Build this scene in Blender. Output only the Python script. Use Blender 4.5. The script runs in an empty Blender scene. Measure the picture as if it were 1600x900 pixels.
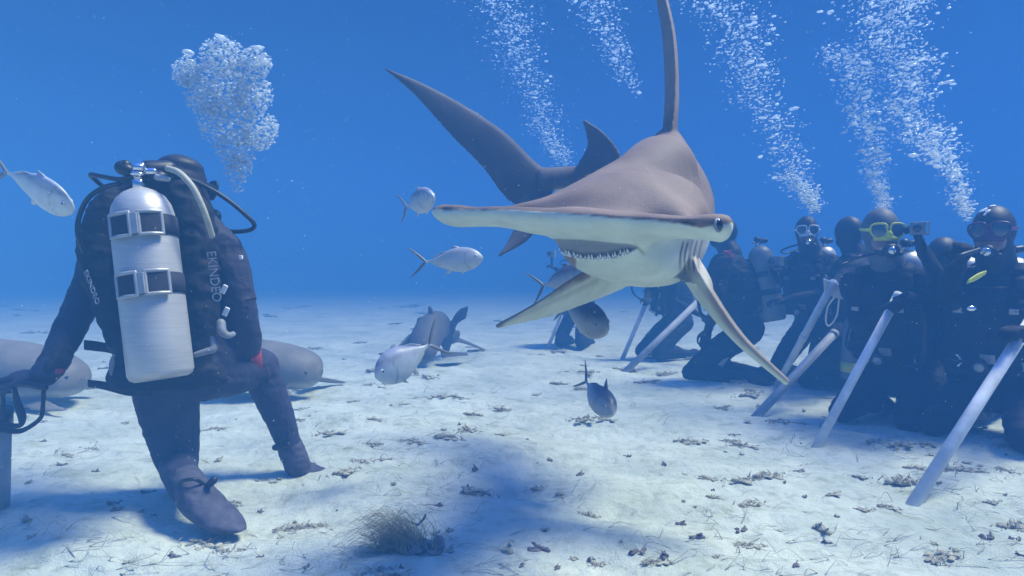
import bpy, math, random
import numpy as np
from mathutils import Vector, Matrix

rng = random.Random(11)
npr = np.random.RandomState(5)
scene = bpy.context.scene
COL = scene.collection

# ------------------------------------------------------------------ camera
F = 1000.0                      # focal length in photo pixels (photo is 1600 wide)
CH = 0.85                       # camera height over the sand, metres
PITCH = math.atan(15.0 / F)     # looks very slightly down
cam_d = bpy.data.cameras.new("camera")
cam_d.sensor_width = 36.0
cam_d.lens = 36.0 * F / 1600.0
cam_d.clip_start = 0.05
cam_d.clip_end = 1000.0
cam = bpy.data.objects.new("camera", cam_d)
cam.location = (0, 0, CH)
cam.rotation_euler = (math.pi / 2 - PITCH, 0, 0)
COL.objects.link(cam)
scene.camera = cam

# ------------------------------------------------------------------ light
SUN_AZ = math.atan2(1.0, 0.16)        # sun stands to the right
SUN_EL = math.radians(60)
world = bpy.data.worlds.new("World")
scene.world = world
world.use_nodes = True
wn = world.node_tree
wn.nodes.clear()
sky = wn.nodes.new("ShaderNodeTexSky")
sky.sky_type = 'NISHITA'
sky.sun_disc = False
sky.sun_elevation = SUN_EL
sky.sun_rotation = SUN_AZ
sky.ozone_density = 1.5
sky.dust_density = 0.0
bg = wn.nodes.new("ShaderNodeBackground")
bg.inputs["Strength"].default_value = 0.15
wo = wn.nodes.new("ShaderNodeOutputWorld")
tint = wn.nodes.new("ShaderNodeMix"); tint.data_type = 'RGBA'; tint.blend_type = 'MULTIPLY'; tint.inputs[0].default_value = 1.0
tint.inputs[7].default_value = (0.36, 0.48, 0.95, 1)      # daylight after a few metres of sea
wn.links.new(sky.outputs[0], tint.inputs[6])
wn.links.new(tint.outputs[2], bg.inputs["Color"])
# seen from under the surface the sky only comes in through a window overhead
wtc = wn.nodes.new("ShaderNodeTexCoord"); wsx = wn.nodes.new("ShaderNodeSeparateXYZ"); wmr = wn.nodes.new("ShaderNodeMapRange")
wmr.inputs["From Min"].default_value = 0.45; wmr.inputs["From Max"].default_value = 0.72
wmr.inputs["To Min"].default_value = 0.006; wmr.inputs["To Max"].default_value = 0.28
wn.links.new(wtc.outputs["Generated"], wsx.inputs[0]); wn.links.new(wsx.outputs[2], wmr.inputs["Value"])
wn.links.new(wmr.outputs[0], bg.inputs["Strength"])
wn.links.new(bg.outputs[0], wo.inputs["Surface"])

sun_d = bpy.data.lights.new("sun", 'SUN')
sun_d.energy = 4.1
sun_d.angle = math.radians(18)
sun_d.color = (0.97, 1.0, 0.78)
sun = bpy.data.objects.new("sun", sun_d)
sd = Vector((math.sin(SUN_AZ) * math.cos(SUN_EL), math.cos(SUN_AZ) * math.cos(SUN_EL), math.sin(SUN_EL)))
sun.rotation_euler = sd.to_track_quat('Z', 'Y').to_euler()
COL.objects.link(sun)

scene.view_settings.view_transform = 'Standard'
scene.view_settings.look = 'None'
scene.view_settings.exposure = 1.44
scene.view_settings.gamma = 1.0
scene.view_settings.use_curve_mapping = False
scene.render.engine = 'CYCLES'
cy = scene.cycles
cy.use_denoising = True
cy.max_bounces = 6
cy.diffuse_bounces = 2
cy.glossy_bounces = 2
cy.transmission_bounces = 4
cy.transparent_max_bounces = 40
cy.volume_bounces = 1
cy.caustics_reflective = False
cy.caustics_refractive = False
cy.sample_clamp_indirect = 4.0

# ------------------------------------------------------------------ helpers
def V(*a):
    return np.array(a, float)

def P(px, py, Y):
    """point at ground distance Y that stands at photo pixel (px,py)"""
    dx = (px - 800.0) / F
    dy = -(py - 450.0) / F
    cp, sp = math.cos(PITCH), math.sin(PITCH)
    d = np.array([dx, cp + dy * sp, -sp + dy * cp])
    t = Y / d[1]
    return np.array([0, 0, CH]) + d * t

def unproj(p):
    p = np.asarray(p, float) - np.array([0, 0, CH])
    cp, sp = math.cos(PITCH), math.sin(PITCH)
    z = p[..., 1] * cp - p[..., 2] * sp
    y = p[..., 1] * sp + p[..., 2] * cp
    return 800 + F * p[..., 0] / z, 450 - F * y / z

def hash2(ix, iy, seed):
    n = (ix * 374761393 + iy * 668265263 + seed * 982451653).astype(np.int64)
    n = (n ^ (n >> 13)) * 1274126177
    n = n & 0x7fffffff
    n = (n ^ (n >> 16)) & 0xffffff
    return n / float(0xffffff)

def vnoise(x, y, seed=0):
    x = np.asarray(x, float); y = np.asarray(y, float)
    ix = np.floor(x).astype(np.int64); iy = np.floor(y).astype(np.int64)
    fx = x - ix; fy = y - iy
    fx = fx * fx * (3 - 2 * fx); fy = fy * fy * (3 - 2 * fy)
    a = hash2(ix, iy, seed); b = hash2(ix + 1, iy, seed)
    c = hash2(ix, iy + 1, seed); d = hash2(ix + 1, iy + 1, seed)
    return (a * (1 - fx) + b * fx) * (1 - fy) + (c * (1 - fx) + d * fx) * fy - 0.5

def gz(x, y):
    """height of the sand"""
    r = np.hypot(x, y)
    fade = 1.0 / (1.0 + (r / 14.0) ** 2)
    h = 0.055 * vnoise(x * 0.9 + 3.1, y * 1.1 + 7.7, 1)
    h = h + 0.050 * vnoise(x * 2.2 + 0.4 * y, y * 3.4 + 1.2, 2)
    h = h + 0.026 * vnoise(x * 5.0 + y, y * 8.0 - 0.8 * x, 3) * fade
    h = h + 0.012 * vnoise(x * 13.0, y * 19.0 + x * 3, 4) * fade
    h = h + 0.006 * vnoise(x * 37.0, y * 41.0, 5) * fade
    return h

def catmull(pts, n):
    pts = [np.atleast_1d(np.asarray(p, float)) for p in pts]
    if len(pts) == 2:
        return np.array([pts[0] + (pts[1] - pts[0]) * i / (n - 1) for i in range(n)])
    a = [2 * pts[0] - pts[1]] + pts + [2 * pts[-1] - pts[-2]]
    out = []
    m = len(pts) - 1
    for i in range(n):
        t = i / (n - 1) * m
        k = min(int(t), m - 1); f = t - k
        p0, p1, p2, p3 = a[k], a[k + 1], a[k + 2], a[k + 3]
        out.append(0.5 * ((2 * p1) + (-p0 + p2) * f + (2 * p0 - 5 * p1 + 4 * p2 - p3) * f * f + (-p0 + 3 * p1 - 3 * p2 + p3) * f ** 3))
    return np.array(out)

def nrm(v):
    v = np.asarray(v, float)
    return v / (np.linalg.norm(v) + 1e-12)

class MB:
    """collects closed shapes for one mesh"""
    def __init__(s):
        s.v = []; s.f = []
    def add(s, v, f):
        o = len(s.v)
        s.v.extend([tuple(map(float, p)) for p in v])
        s.f.extend([tuple(i + o for i in q) for q in f])
        return s
    def rings(s, rings, cap=True):
        n = len(rings[0]); o = len(s.v)
        for r in rings:
            s.v.extend([tuple(map(float, p)) for p in r])
        for k in range(len(rings) - 1):
            for i in range(n):
                j = (i + 1) % n
                s.f.append((o + k * n + i, o + k * n + j, o + (k + 1) * n + j, o + (k + 1) * n + i))
        if cap:
            for k, rev in ((0, True), (len(rings) - 1, False)):
                c = len(s.v)
                s.v.append(tuple(np.mean(np.asarray(rings[k]), axis=0)))
                for i in range(n):
                    j = (i + 1) % n
                    a, b = o + k * n + i, o + k * n + j
                    s.f.append((c, b, a) if rev else (c, a, b))
        return s
    def tube(s, pts, rad, n=12, steps=None, round_ends=True):
        """rad: number or list per control point"""
        m = len(pts)
        if np.isscalar(rad): rad = [rad] * m
        steps = steps or (m if m == 2 else m * 5)
        C = catmull(pts, steps)
        R = catmull([[r] for r in rad], steps)[:, 0]
        T = np.gradient(C, axis=0)
        T = T / (np.linalg.norm(T, axis=1)[:, None] + 1e-12)
        up = V(0, 0, 1) if abs(T[0][2]) < 0.9 else V(1, 0, 0)
        a = nrm(np.cross(T[0], up))
        rings = []
        ang = np.linspace(0, 2 * math.pi, n, endpoint=False)
        def ring(c, t, a, r):
            b = np.cross(t, a)
            return [c + r * (math.cos(q) * a + math.sin(q) * b) for q in ang]
        frames = []
        for i in range(steps):
            a = nrm(a - T[i] * np.dot(a, T[i]))
            frames.append(a.copy())
        if round_ends:
            for q in (0.97, 0.75, 0.4):
                rings.append(ring(C[0] - T[0] * R[0] * q, T[0], frames[0], R[0] * math.sqrt(1 - q * q)))
        for i in range(steps):
            rings.append(ring(C[i], T[i], frames[i], R[i]))
        if round_ends:
            for q in (0.4, 0.75, 0.97):
                rings.append(ring(C[-1] + T[-1] * R[-1] * q, T[-1], frames[-1], R[-1] * math.sqrt(1 - q * q)))
        return s.rings(rings)
    def ell(s, c, r, M=None, n=16, m=10):
        c = np.asarray(c, float)
        r = V(r, r, r) if np.isscalar(r) else np.asarray(r, float)
        M = np.eye(3) if M is None else np.asarray(M)
        rings = []
        for k in range(m):
            ph = -math.pi / 2 + math.pi * (k + 0.5) / m
            rings.append([c + M @ (r * V(math.cos(ph) * math.cos(a), math.cos(ph) * math.sin(a), math.sin(ph)))
                          for a in np.linspace(0, 2 * math.pi, n, endpoint=False)])
        return s.rings(rings)
    def loft(s, st, n=28, steps=None):
        """st: list of (centre, side half vector, up half vector, down scale, exponent)"""
        A = [np.concatenate([np.asarray(q[0], float), np.asarray(q[1], float), np.asarray(q[2], float), [q[3], q[4]]]) for q in st]
        A = catmull(A, steps or len(A) * 5)
        rings = []
        for q in A:
            c, sv, uv, dn, ex = q[:3], q[3:6], q[6:9], q[9], q[10]
            ring = []
            for a in np.linspace(0, 2 * math.pi, n, endpoint=False):
                ca, sa = math.cos(a), math.sin(a)
                e = 2.0 / (ex if sa > 0 else 2.2)
                x = math.copysign(abs(ca) ** e, ca); y = math.copysign(abs(sa) ** e, sa)
                ring.append(c + sv * x + uv * (y if sa > 0 else y * dn))
            rings.append(ring)
        return s.rings(rings)
    def fin(s, lead, trail, thick, n=14, m=8, up=None, tip=0.15, te=.0032):
        """thin airfoil between a leading and a trailing edge, thickness from root to tip"""
        L = catmull(lead, n); T = catmull(trail, n)
        rings = []
        for k in range(n):
            l, t = L[k], T[k]
            ch = t - l
            sp = (L[min(k + 1, n - 1)] + T[min(k + 1, n - 1)]) - (L[max(k - 1, 0)] + T[max(k - 1, 0)])
            nn = nrm(np.cross(ch, sp))
            f = k / (n - 1)
            th = thick * (1 - f * (1 - tip))
            up_, lo_ = [], []
            for j in range(m + 1):
                u = j / m
                h = th * 2.6 * math.sqrt(max(u, 0)) * (1 - u) * 0.5 + min(te, th) * (1 if 0 < u < 1 else 0)
                up_.append(l + ch * u + nn * h)
                if 0 < j < m: lo_.append(l + ch * u - nn * h)
            rings.append(up_ + lo_[::-1])
        return s.rings(rings)
    def box(s, c, h, M=None):
        c = np.asarray(c, float); h = np.asarray(h, float)
        M = np.eye(3) if M is None else np.asarray(M)
        vs = [c + M @ (h * V(x, y, z)) for x in (-1, 1) for y in (-1, 1) for z in (-1, 1)]
        return s.add(vs, [(0, 1, 3, 2), (4, 6, 7, 5), (0, 4, 5, 1), (2, 3, 7, 6), (0, 2, 6, 4), (1, 5, 7, 3)])
    def mesh(s, name):
        me = bpy.data.meshes.new(name)
        me.from_pydata(s.v, [], s.f)
        me.update()
        return me

def shade(me):
    me.polygons.foreach_set("use_smooth", [True] * len(me.polygons))

def remesh(mb, voxel, smooth=6, fac=0.5):
    """unites everything in mb into one continuous surface"""
    me = mb.mesh("tmp")
    o = bpy.data.objects.new("tmp", me)
    COL.objects.link(o)
    r = o.modifiers.new("r", 'REMESH'); r.mode = 'VOXEL'; r.voxel_size = voxel
    if smooth:
        q = o.modifiers.new("s", 'SMOOTH'); q.factor = fac; q.iterations = smooth
    dg = bpy.context.evaluated_depsgraph_get()
    dg.update()
    out = bpy.data.meshes.new_from_object(o.evaluated_get(dg), depsgraph=dg)
    bpy.data.objects.remove(o); bpy.data.meshes.remove(me)
    shade(out)
    return out

def wrinkle(me, amp=.004, fr=16.0, seed=3):
    """folds of a wetsuit, as real relief"""
    co = coords(me); nn = normals(me)
    u = co[:, 0] * fr + co[:, 1] * fr * .8; v = co[:, 2] * fr * 1.7 + co[:, 1] * fr * .3
    a = 1 - 2 * np.abs(vnoise(u, v, seed)) * 1.6; b = 1 - 2 * np.abs(vnoise(u * 2.1 + 5, v * 2.3, seed + 1)) * 1.6
    put(me, co + nn * (amp * (a - .5) + amp * .5 * (b - .5))[:, None])
    return me

def coords(me):
    a = np.empty(len(me.vertices) * 3); me.vertices.foreach_get("co", a)
    return a.reshape(-1, 3)

def normals(me):
    me.update()
    a = np.empty(len(me.vertices) * 3); me.vertices.foreach_get("normal", a)
    return a.reshape(-1, 3)

def put(me, co):
    me.vertices.foreach_set("co", np.asarray(co, float).ravel()); me.update()

def colour(me, rgb):
    at = me.color_attributes.new("Col", 'FLOAT_COLOR', 'POINT')
    c = np.ones((len(me.vertices), 4)); c[:, :3] = rgb
    at.data.foreach_set("color", c.ravel())

def thing(name, label, cat, loc, group=None, kind=None):
    o = bpy.data.objects.new(name, None)
    o.empty_display_size = 0.05
    o.location = tuple(map(float, loc)); COL.objects.link(o)
    tag(o, label, cat, group, kind)
    return o

def tag(o, label, cat, group=None, kind=None):
    o["label"] = label; o["category"] = cat
    if group: o["group"] = group
    if kind: o["kind"] = kind
    return o

def world_loc(o):
    p = V(0, 0, 0)
    while o is not None:
        p = p + V(*o.location); o = o.parent
    return p

def obj(name, me, mat, parent=None, smooth=True, bevel=0.0, sub=0):
    """links a mesh given in world coordinates as one object"""
    if isinstance(me, MB): me = me.mesh(name)
    me.name = name
    if smooth: shade(me)
    me.materials.append(mat)
    o = bpy.data.objects.new(name, me)
    COL.objects.link(o)
    if parent is not None:
        me.transform(Matrix.Translation(-Vector(world_loc(parent))))
        o.parent = parent
    if bevel:
        b = o.modifiers.new("bevel", 'BEVEL'); b.width = bevel; b.segments = 2; b.limit_method = 'ANGLE'
    if sub:
        b = o.modifiers.new("sub", 'SUBSURF'); b.levels = sub; b.render_levels = sub
    return o

# ------------------------------------------------------------------ materials
def mat(name, col=(0.5, 0.5, 0.5), rough=0.6, metal=0.0, vcol=False, noise=0.0, nscale=8.0, bump=0.0, bscale=60.0,
        spec=0.4, stretch=(1, 1, 1), bdist=0.003, alpha=1.0):
    m = bpy.data.materials.new(name); m.use_nodes = True
    nt = m.node_tree; b = nt.nodes["Principled BSDF"]
    b.inputs["Roughness"].default_value = rough
    b.inputs["Metallic"].default_value = metal
    b.inputs["Specular IOR Level"].default_value = spec
    b.inputs["Alpha"].default_value = alpha
    tc = nt.nodes.new("ShaderNodeTexCoord")
    mp = nt.nodes.new("ShaderNodeMapping"); mp.inputs["Scale"].default_value = stretch
    nt.links.new(tc.outputs["Object"], mp.inputs["Vector"])
    if vcol:
        src = nt.nodes.new("ShaderNodeAttribute"); src.attribute_name = "Col"; sock = src.outputs["Color"]
    else:
        src = nt.nodes.new("ShaderNodeRGB"); src.outputs[0].default_value = (*col, 1); sock = src.outputs[0]
    if noise:
        tx = nt.nodes.new("ShaderNodeTexNoise"); tx.inputs["Scale"].default_value = nscale
        tx.inputs["Detail"].default_value = 6; tx.inputs["Roughness"].default_value = 0.62
        nt.links.new(mp.outputs[0], tx.inputs["Vector"])
        mr = nt.nodes.new("ShaderNodeMapRange")
        mr.inputs["From Min"].default_value = 0.3; mr.inputs["From Max"].default_value = 0.7
        mr.inputs["To Min"].default_value = 1 - noise; mr.inputs["To Max"].default_value = 1 + noise
        nt.links.new(tx.outputs["Fac"], mr.inputs["Value"])
        vm = nt.nodes.new("ShaderNodeVectorMath"); vm.operation = 'SCALE'
        nt.links.new(sock, vm.inputs[0]); nt.links.new(mr.outputs[0], vm.inputs["Scale"])
        sock = vm.outputs[0]
    nt.links.new(sock, b.inputs["Base Color"])
    if bump:
        t2 = nt.nodes.new("ShaderNodeTexNoise"); t2.inputs["Scale"].default_value = bscale
        t2.inputs["Detail"].default_value = 5
        nt.links.new(mp.outputs[0], t2.inputs["Vector"])
        bp = nt.nodes.new("ShaderNodeBump"); bp.inputs["Strength"].default_value = bump
        bp.inputs["Distance"].default_value = bdist
        nt.links.new(t2.outputs["Fac"], bp.inputs["Height"])
        nt.links.new(bp.outputs[0], b.inputs["Normal"])
    return m

M = dict(
    shark=mat("shark_skin", vcol=True, rough=0.68, noise=0.16, nscale=7, bump=0.6, bscale=120, spec=0.22, bdist=0.002),
    tooth=mat("tooth", (0.8, 0.8, 0.76), rough=0.25, noise=0.06, nscale=50),
    eye=mat("eye_black", (0.008, 0.008, 0.02), rough=0.08, spec=0.8, noise=0.1, nscale=40),
    eyering=mat("eye_ring", (0.62, 0.66, 0.66), rough=0.4, noise=0.1, nscale=60),
    nurse=mat("nurse_shark_skin", vcol=True, rough=0.65, noise=0.16, nscale=9, bump=0.5, bscale=90),
    fish=mat("fish_skin", vcol=True, rough=0.42, metal=0.08, noise=0.12, nscale=30, bump=0.25, bscale=260, spec=0.6, bdist=0.001),
    suit=mat("neoprene", (0.008, 0.007, 0.014), rough=0.8, noise=0.35, nscale=11, bump=0.7, bscale=26, bdist=0.008, spec=0.3),
    suit2=mat("worn_neoprene", (0.034, 0.033, 0.060), rough=0.7, noise=0.35, nscale=9, bump=0.9, bscale=16, bdist=0.016, spec=0.25),
    hood=mat("hood_neoprene", (0.014, 0.013, 0.022), rough=0.55, noise=0.3, nscale=20, bump=0.3, bscale=60),
    greyhood=mat("grey_hood", (0.10, 0.10, 0.11), rough=0.6, noise=0.3, nscale=25, bump=0.3, bscale=60),
    bcd=mat("vest_nylon", (0.012, 0.012, 0.020), rough=0.75, noise=0.3, nscale=16, bump=0.8, bscale=30, bdist=0.008, spec=0.25),
    glove=mat("glove", (0.018, 0.018, 0.028), rough=0.7, noise=0.3, nscale=30, bump=0.5, bscale=80),
    boot=mat("boot_rubber", (0.065, 0.062, 0.085), rough=0.75, noise=0.4, nscale=24, bump=0.6, bscale=70, spec=0.2),
    sole=mat("boot_sole", (0.075, 0.075, 0.085), rough=0.85, noise=0.35, nscale=30, bump=0.6, bscale=70, spec=0.2),
    rubber=mat("black_rubber", (0.012, 0.012, 0.016), rough=0.45, noise=0.2, nscale=30),
    webbing=mat("webbing", (0.02, 0.02, 0.03), rough=0.8, noise=0.3, nscale=60, bump=0.4, bscale=200),
    hosetan=mat("tan_hose", (0.42, 0.40, 0.30), rough=0.55, noise=0.15, nscale=40),
    tank=mat("tank_metal", (0.47, 0.46, 0.44), rough=0.42, metal=0.35, noise=0.10, nscale=10, stretch=(1, 1, 14), bump=0.4, bscale=14, bdist=0.002),
    tankg=mat("grey_tank", (0.20, 0.20, 0.19), rough=0.5, metal=0.2, noise=0.15, nscale=12, bump=0.2, bscale=30),
    chrome=mat("chrome", (0.7, 0.7, 0.7), rough=0.18, metal=1.0, noise=0.05, nscale=20),
    steel=mat("dull_steel", (0.36, 0.36, 0.36), rough=0.42, metal=0.3, noise=0.15, nscale=40),
    greyplastic=mat("grey_plastic", (0.22, 0.23, 0.25), rough=0.5, noise=0.15, nscale=30),
    pvc=mat("pvc", (0.66, 0.67, 0.68), rough=0.75, noise=0.26, nscale=9, bump=0.15, bscale=40),
    pvcd=mat("dirty_pvc", (0.34, 0.35, 0.38), rough=0.6, noise=0.25, nscale=9, bump=0.2, bscale=40),
    skin=mat("skin", (0.34, 0.20, 0.15), rough=0.55, noise=0.12, nscale=20),
    yellow=mat("yellow_plastic", (0.60, 0.62, 0.04), rough=0.4, noise=0.12, nscale=30),
    white=mat("white_plastic", (0.75, 0.77, 0.78), rough=0.4, noise=0.1, nscale=30),
    red=mat("red_fabric", (0.28, 0.03, 0.05), rough=0.7, noise=0.25, nscale=30),
    orange=mat("orange_plastic", (0.7, 0.18, 0.04), rough=0.6, noise=0.2, nscale=30),
    lens=mat("mask_glass", (0.05, 0.07, 0.09), rough=0.06, spec=1.0, noise=0.1, nscale=20),
    print=mat("white_print", (0.28, 0.30, 0.34), rough=0.7, noise=0.4, nscale=60),
    algae=mat("algae", (0.36, 0.34, 0.25), rough=0.9, noise=0.5, nscale=22, bump=0.8, bscale=60, bdist=0.01, spec=0.1),
    weed=mat("weed", (0.50, 0.42, 0.20), rough=0.85, noise=0.45, nscale=14, spec=0.15),
    strand=mat("strand", (0.42, 0.40, 0.30), rough=0.85, noise=0.4, nscale=4, spec=0.15),
    dark=mat("dark_rubble", (0.18, 0.155, 0.14), rough=0.9, noise=0.5, nscale=30, bump=0.7, bscale=60, spec=0.1),
    speck=mat("speck", (0.7, 0.72, 0.7), rough=0.8, noise=0.2, nscale=5),
)

def bubble_mat():
    m = bpy.data.materials.new("bubble"); m.use_nodes = True
    nt = m.node_tree; nt.nodes.remove(nt.nodes["Principled BSDF"])
    out = nt.nodes["Material Output"]
    tr = nt.nodes.new("ShaderNodeBsdfTransparent"); tr.inputs[0].default_value = (0.9, 0.96, 1, 1)
    gl = nt.nodes.new("ShaderNodeBsdfGlossy"); gl.inputs["Roughness"].default_value = 0.22
    gl.inputs["Color"].default_value = (0.95, 0.97, 1, 1)
    df = nt.nodes.new("ShaderNodeBsdfDiffuse"); df.inputs["Color"].default_value = (0.85, 0.9, 0.92, 1)
    tl = nt.nodes.new("ShaderNodeBsdfTranslucent"); tl.inputs["Color"].default_value = (0.85, 0.9, 0.92, 1)
    m0 = nt.nodes.new("ShaderNodeMixShader"); m0.inputs[0].default_value = 0.5
    nt.links.new(df.outputs[0], m0.inputs[1]); nt.links.new(tl.outputs[0], m0.inputs[2])
    m1 = nt.nodes.new("ShaderNodeMixShader"); m1.inputs[0].default_value = 0.35
    nt.links.new(m0.outputs[0], m1.inputs[1]); nt.links.new(gl.outputs[0], m1.inputs[2])
    fr = nt.nodes.new("ShaderNodeFresnel"); fr.inputs[0].default_value = 1.6
    mr = nt.nodes.new("ShaderNodeMapRange"); mr.inputs["From Max"].default_value = 0.6
    mr.inputs["To Min"].default_value = 0.28; mr.inputs["To Max"].default_value = 0.95
    nt.links.new(fr.outputs[0], mr.inputs["Value"])
    m2 = nt.nodes.new("ShaderNodeMixShader")
    nt.links.new(mr.outputs[0], m2.inputs[0]); nt.links.new(tr.outputs[0], m2.inputs[1]); nt.links.new(m1.outputs[0], m2.inputs[2])
    nt.links.new(m2.outputs[0], out.inputs["Surface"])
    return m
M["bubble"] = bubble_mat()

def sand_mat():
    m = bpy.data.materials.new("sand"); m.use_nodes = True
    nt = m.node_tree; b = nt.nodes["Principled BSDF"]
    b.inputs["Roughness"].default_value = 0.95; b.inputs["Specular IOR Level"].default_value = 0.1
    tc = nt.nodes.new("ShaderNodeTexCoord")
    n1 = nt.nodes.new("ShaderNodeTexNoise"); n1.inputs["Scale"].default_value = 1.6; n1.inputs["Detail"].default_value = 8; n1.inputs["Roughness"].default_value = 0.6
    n2 = nt.nodes.new("ShaderNodeTexNoise"); n2.inputs["Scale"].default_value = 14; n2.inputs["Detail"].default_value = 9; n2.inputs["Roughness"].default_value = 0.7
    n3 = nt.nodes.new("ShaderNodeTexNoise"); n3.inputs["Scale"].default_value = 240; n3.inputs["Detail"].default_value = 3
    for n in (n1, n2, n3): nt.links.new(tc.outputs["Object"], n.inputs["Vector"])
    r1 = nt.nodes.new("ShaderNodeValToRGB")
    r1.color_ramp.elements[0].position = 0.32; r1.color_ramp.elements[0].color = (0.46, 0.50, 0.41, 1)
    r1.color_ramp.elements[1].position = 0.62; r1.color_ramp.elements[1].color = (0.65, 0.68, 0.56, 1)
    nt.links.new(n1.outputs["Fac"], r1.inputs[0])
    r2 = nt.nodes.new("ShaderNodeValToRGB")
    r2.color_ramp.elements[0].position = 0.30; r2.color_ramp.elements[0].color = (0.64, 0.65, 0.60, 1)
    r2.color_ramp.elements[1].position = 0.50; r2.color_ramp.elements[1].color = (1, 1, 1, 1)
    nt.links.new(n2.outputs["Fac"], r2.inputs[0])
    mx = nt.nodes.new("ShaderNodeMix"); mx.data_type = 'RGBA'; mx.blend_type = 'MULTIPLY'; mx.inputs[0].default_value = 0.75
    nt.links.new(r1.outputs[0], mx.inputs[6]); nt.links.new(r2.outputs[0], mx.inputs[7])
    n4 = nt.nodes.new("ShaderNodeTexNoise"); n4.inputs["Scale"].default_value = 3.6; n4.inputs["Detail"].default_value = 11; n4.inputs["Roughness"].default_value = 0.78
    mpp = nt.nodes.new("ShaderNodeMapping"); mpp.inputs["Scale"].default_value = (1, 1.5, 1)
    nt.links.new(tc.outputs["Object"], mpp.inputs["Vector"]); nt.links.new(mpp.outputs[0], n4.inputs["Vector"])
    r4 = nt.nodes.new("ShaderNodeValToRGB")
    r4.color_ramp.elements[0].position = 0.53; r4.color_ramp.elements[0].color = (1, 1, 1, 1)
    r4.color_ramp.elements[1].position = 0.66; r4.color_ramp.elements[1].color = (0.64, 0.64, 0.52, 1)
    nt.links.new(n4.outputs["Fac"], r4.inputs[0])
    mz = nt.nodes.new("ShaderNodeMix"); mz.data_type = 'RGBA'; mz.blend_type = 'MULTIPLY'; mz.inputs[0].default_value = 0.8
    nt.links.new(mx.outputs[2], mz.inputs[6]); nt.links.new(r4.outputs[0], mz.inputs[7])
    nt.links.new(mz.outputs[2], b.inputs["Base Color"])
    add = nt.nodes.new("ShaderNodeMath"); add.operation = 'MULTIPLY_ADD'; add.inputs[1].default_value = 0.22
    nt.links.new(n3.outputs["Fac"], add.inputs[0]); nt.links.new(n2.outputs["Fac"], add.inputs[2])
    bp = nt.nodes.new("ShaderNodeBump"); bp.inputs["Strength"].default_value = 0.75; bp.inputs["Distance"].default_value = 0.03
    nt.links.new(add.outputs[0], bp.inputs["Height"]); nt.links.new(bp.outputs[0], b.inputs["Normal"])
    return m
M["sand"] = sand_mat()

# ------------------------------------------------------------------ the sea floor
def build_floor():
    ang = np.concatenate([np.linspace(-50, 50, 620), np.linspace(50, 310, 80)[1:-1]])
    ang = np.radians(90 - ang)
    rad = np.concatenate([[0.25], np.geomspace(0.8, 16, 420), np.geomspace(16, 240, 50)[1:]])
    A, R = np.meshgrid(ang, rad)
    X, Y = R * np.cos(A), R * np.sin(A)
    Z = gz(X, Y)
    n, m = len(ang), len(rad)
    v = np.stack([X.ravel(), Y.ravel(), Z.ravel()], 1)
    i = np.arange(m - 1)[:, None] * n + np.arange(n)[None, :]
    j = np.arange(m - 1)[:, None] * n + (np.arange(n)[None, :] + 1) % n
    f = np.stack([i, j, j + n, i + n], -1).reshape(-1, 4)
    f = f[:, ::-1]
    me = bpy.data.meshes.new("sand")
    vv = np.vstack([v, [[0, 0, 0]]])
    faces = f.tolist() + [[len(v), k, (k + 1) % n][::-1] for k in range(n)]
    me.from_pydata(vv.tolist(), [], faces)
    me.update()
    if me.polygons[10].normal.z < 0: me.flip_normals()
    o = obj("sand_floor", me, M["sand"])
    o["kind"] = "structure"
build_floor()

# the water itself: an even blue medium round everything
def build_haze():
    b = MB(); b.box((0, 0, 1.75), (250, 250, 3.25))
    m = bpy.data.materials.new("sea_water"); m.use_nodes = True
    nt = m.node_tree; nt.nodes.remove(nt.nodes["Principled BSDF"])
    pv = nt.nodes.new("ShaderNodeVolumePrincipled")
    pv.inputs["Color"].default_value = (0.105, 0.38, 0.86, 1)
    pv.inputs["Density"].default_value = 0.118
    pv.inputs["Anisotropy"].default_value = -0.6
    nt.links.new(pv.outputs[0], nt.nodes["Material Output"].inputs["Volume"])
    o = obj("haze", b, m, smooth=False)
    o["kind"] = "stuff"; o["label"] = "clear blue sea water over the sandy bottom"
build_haze()
# ------------------------------------------------------------------ great hammerhead shark
def smooth01(x, a, b):
    t = np.clip((x - a) / (b - a), 0, 1); return t * t * (3 - 2 * t)

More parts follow.
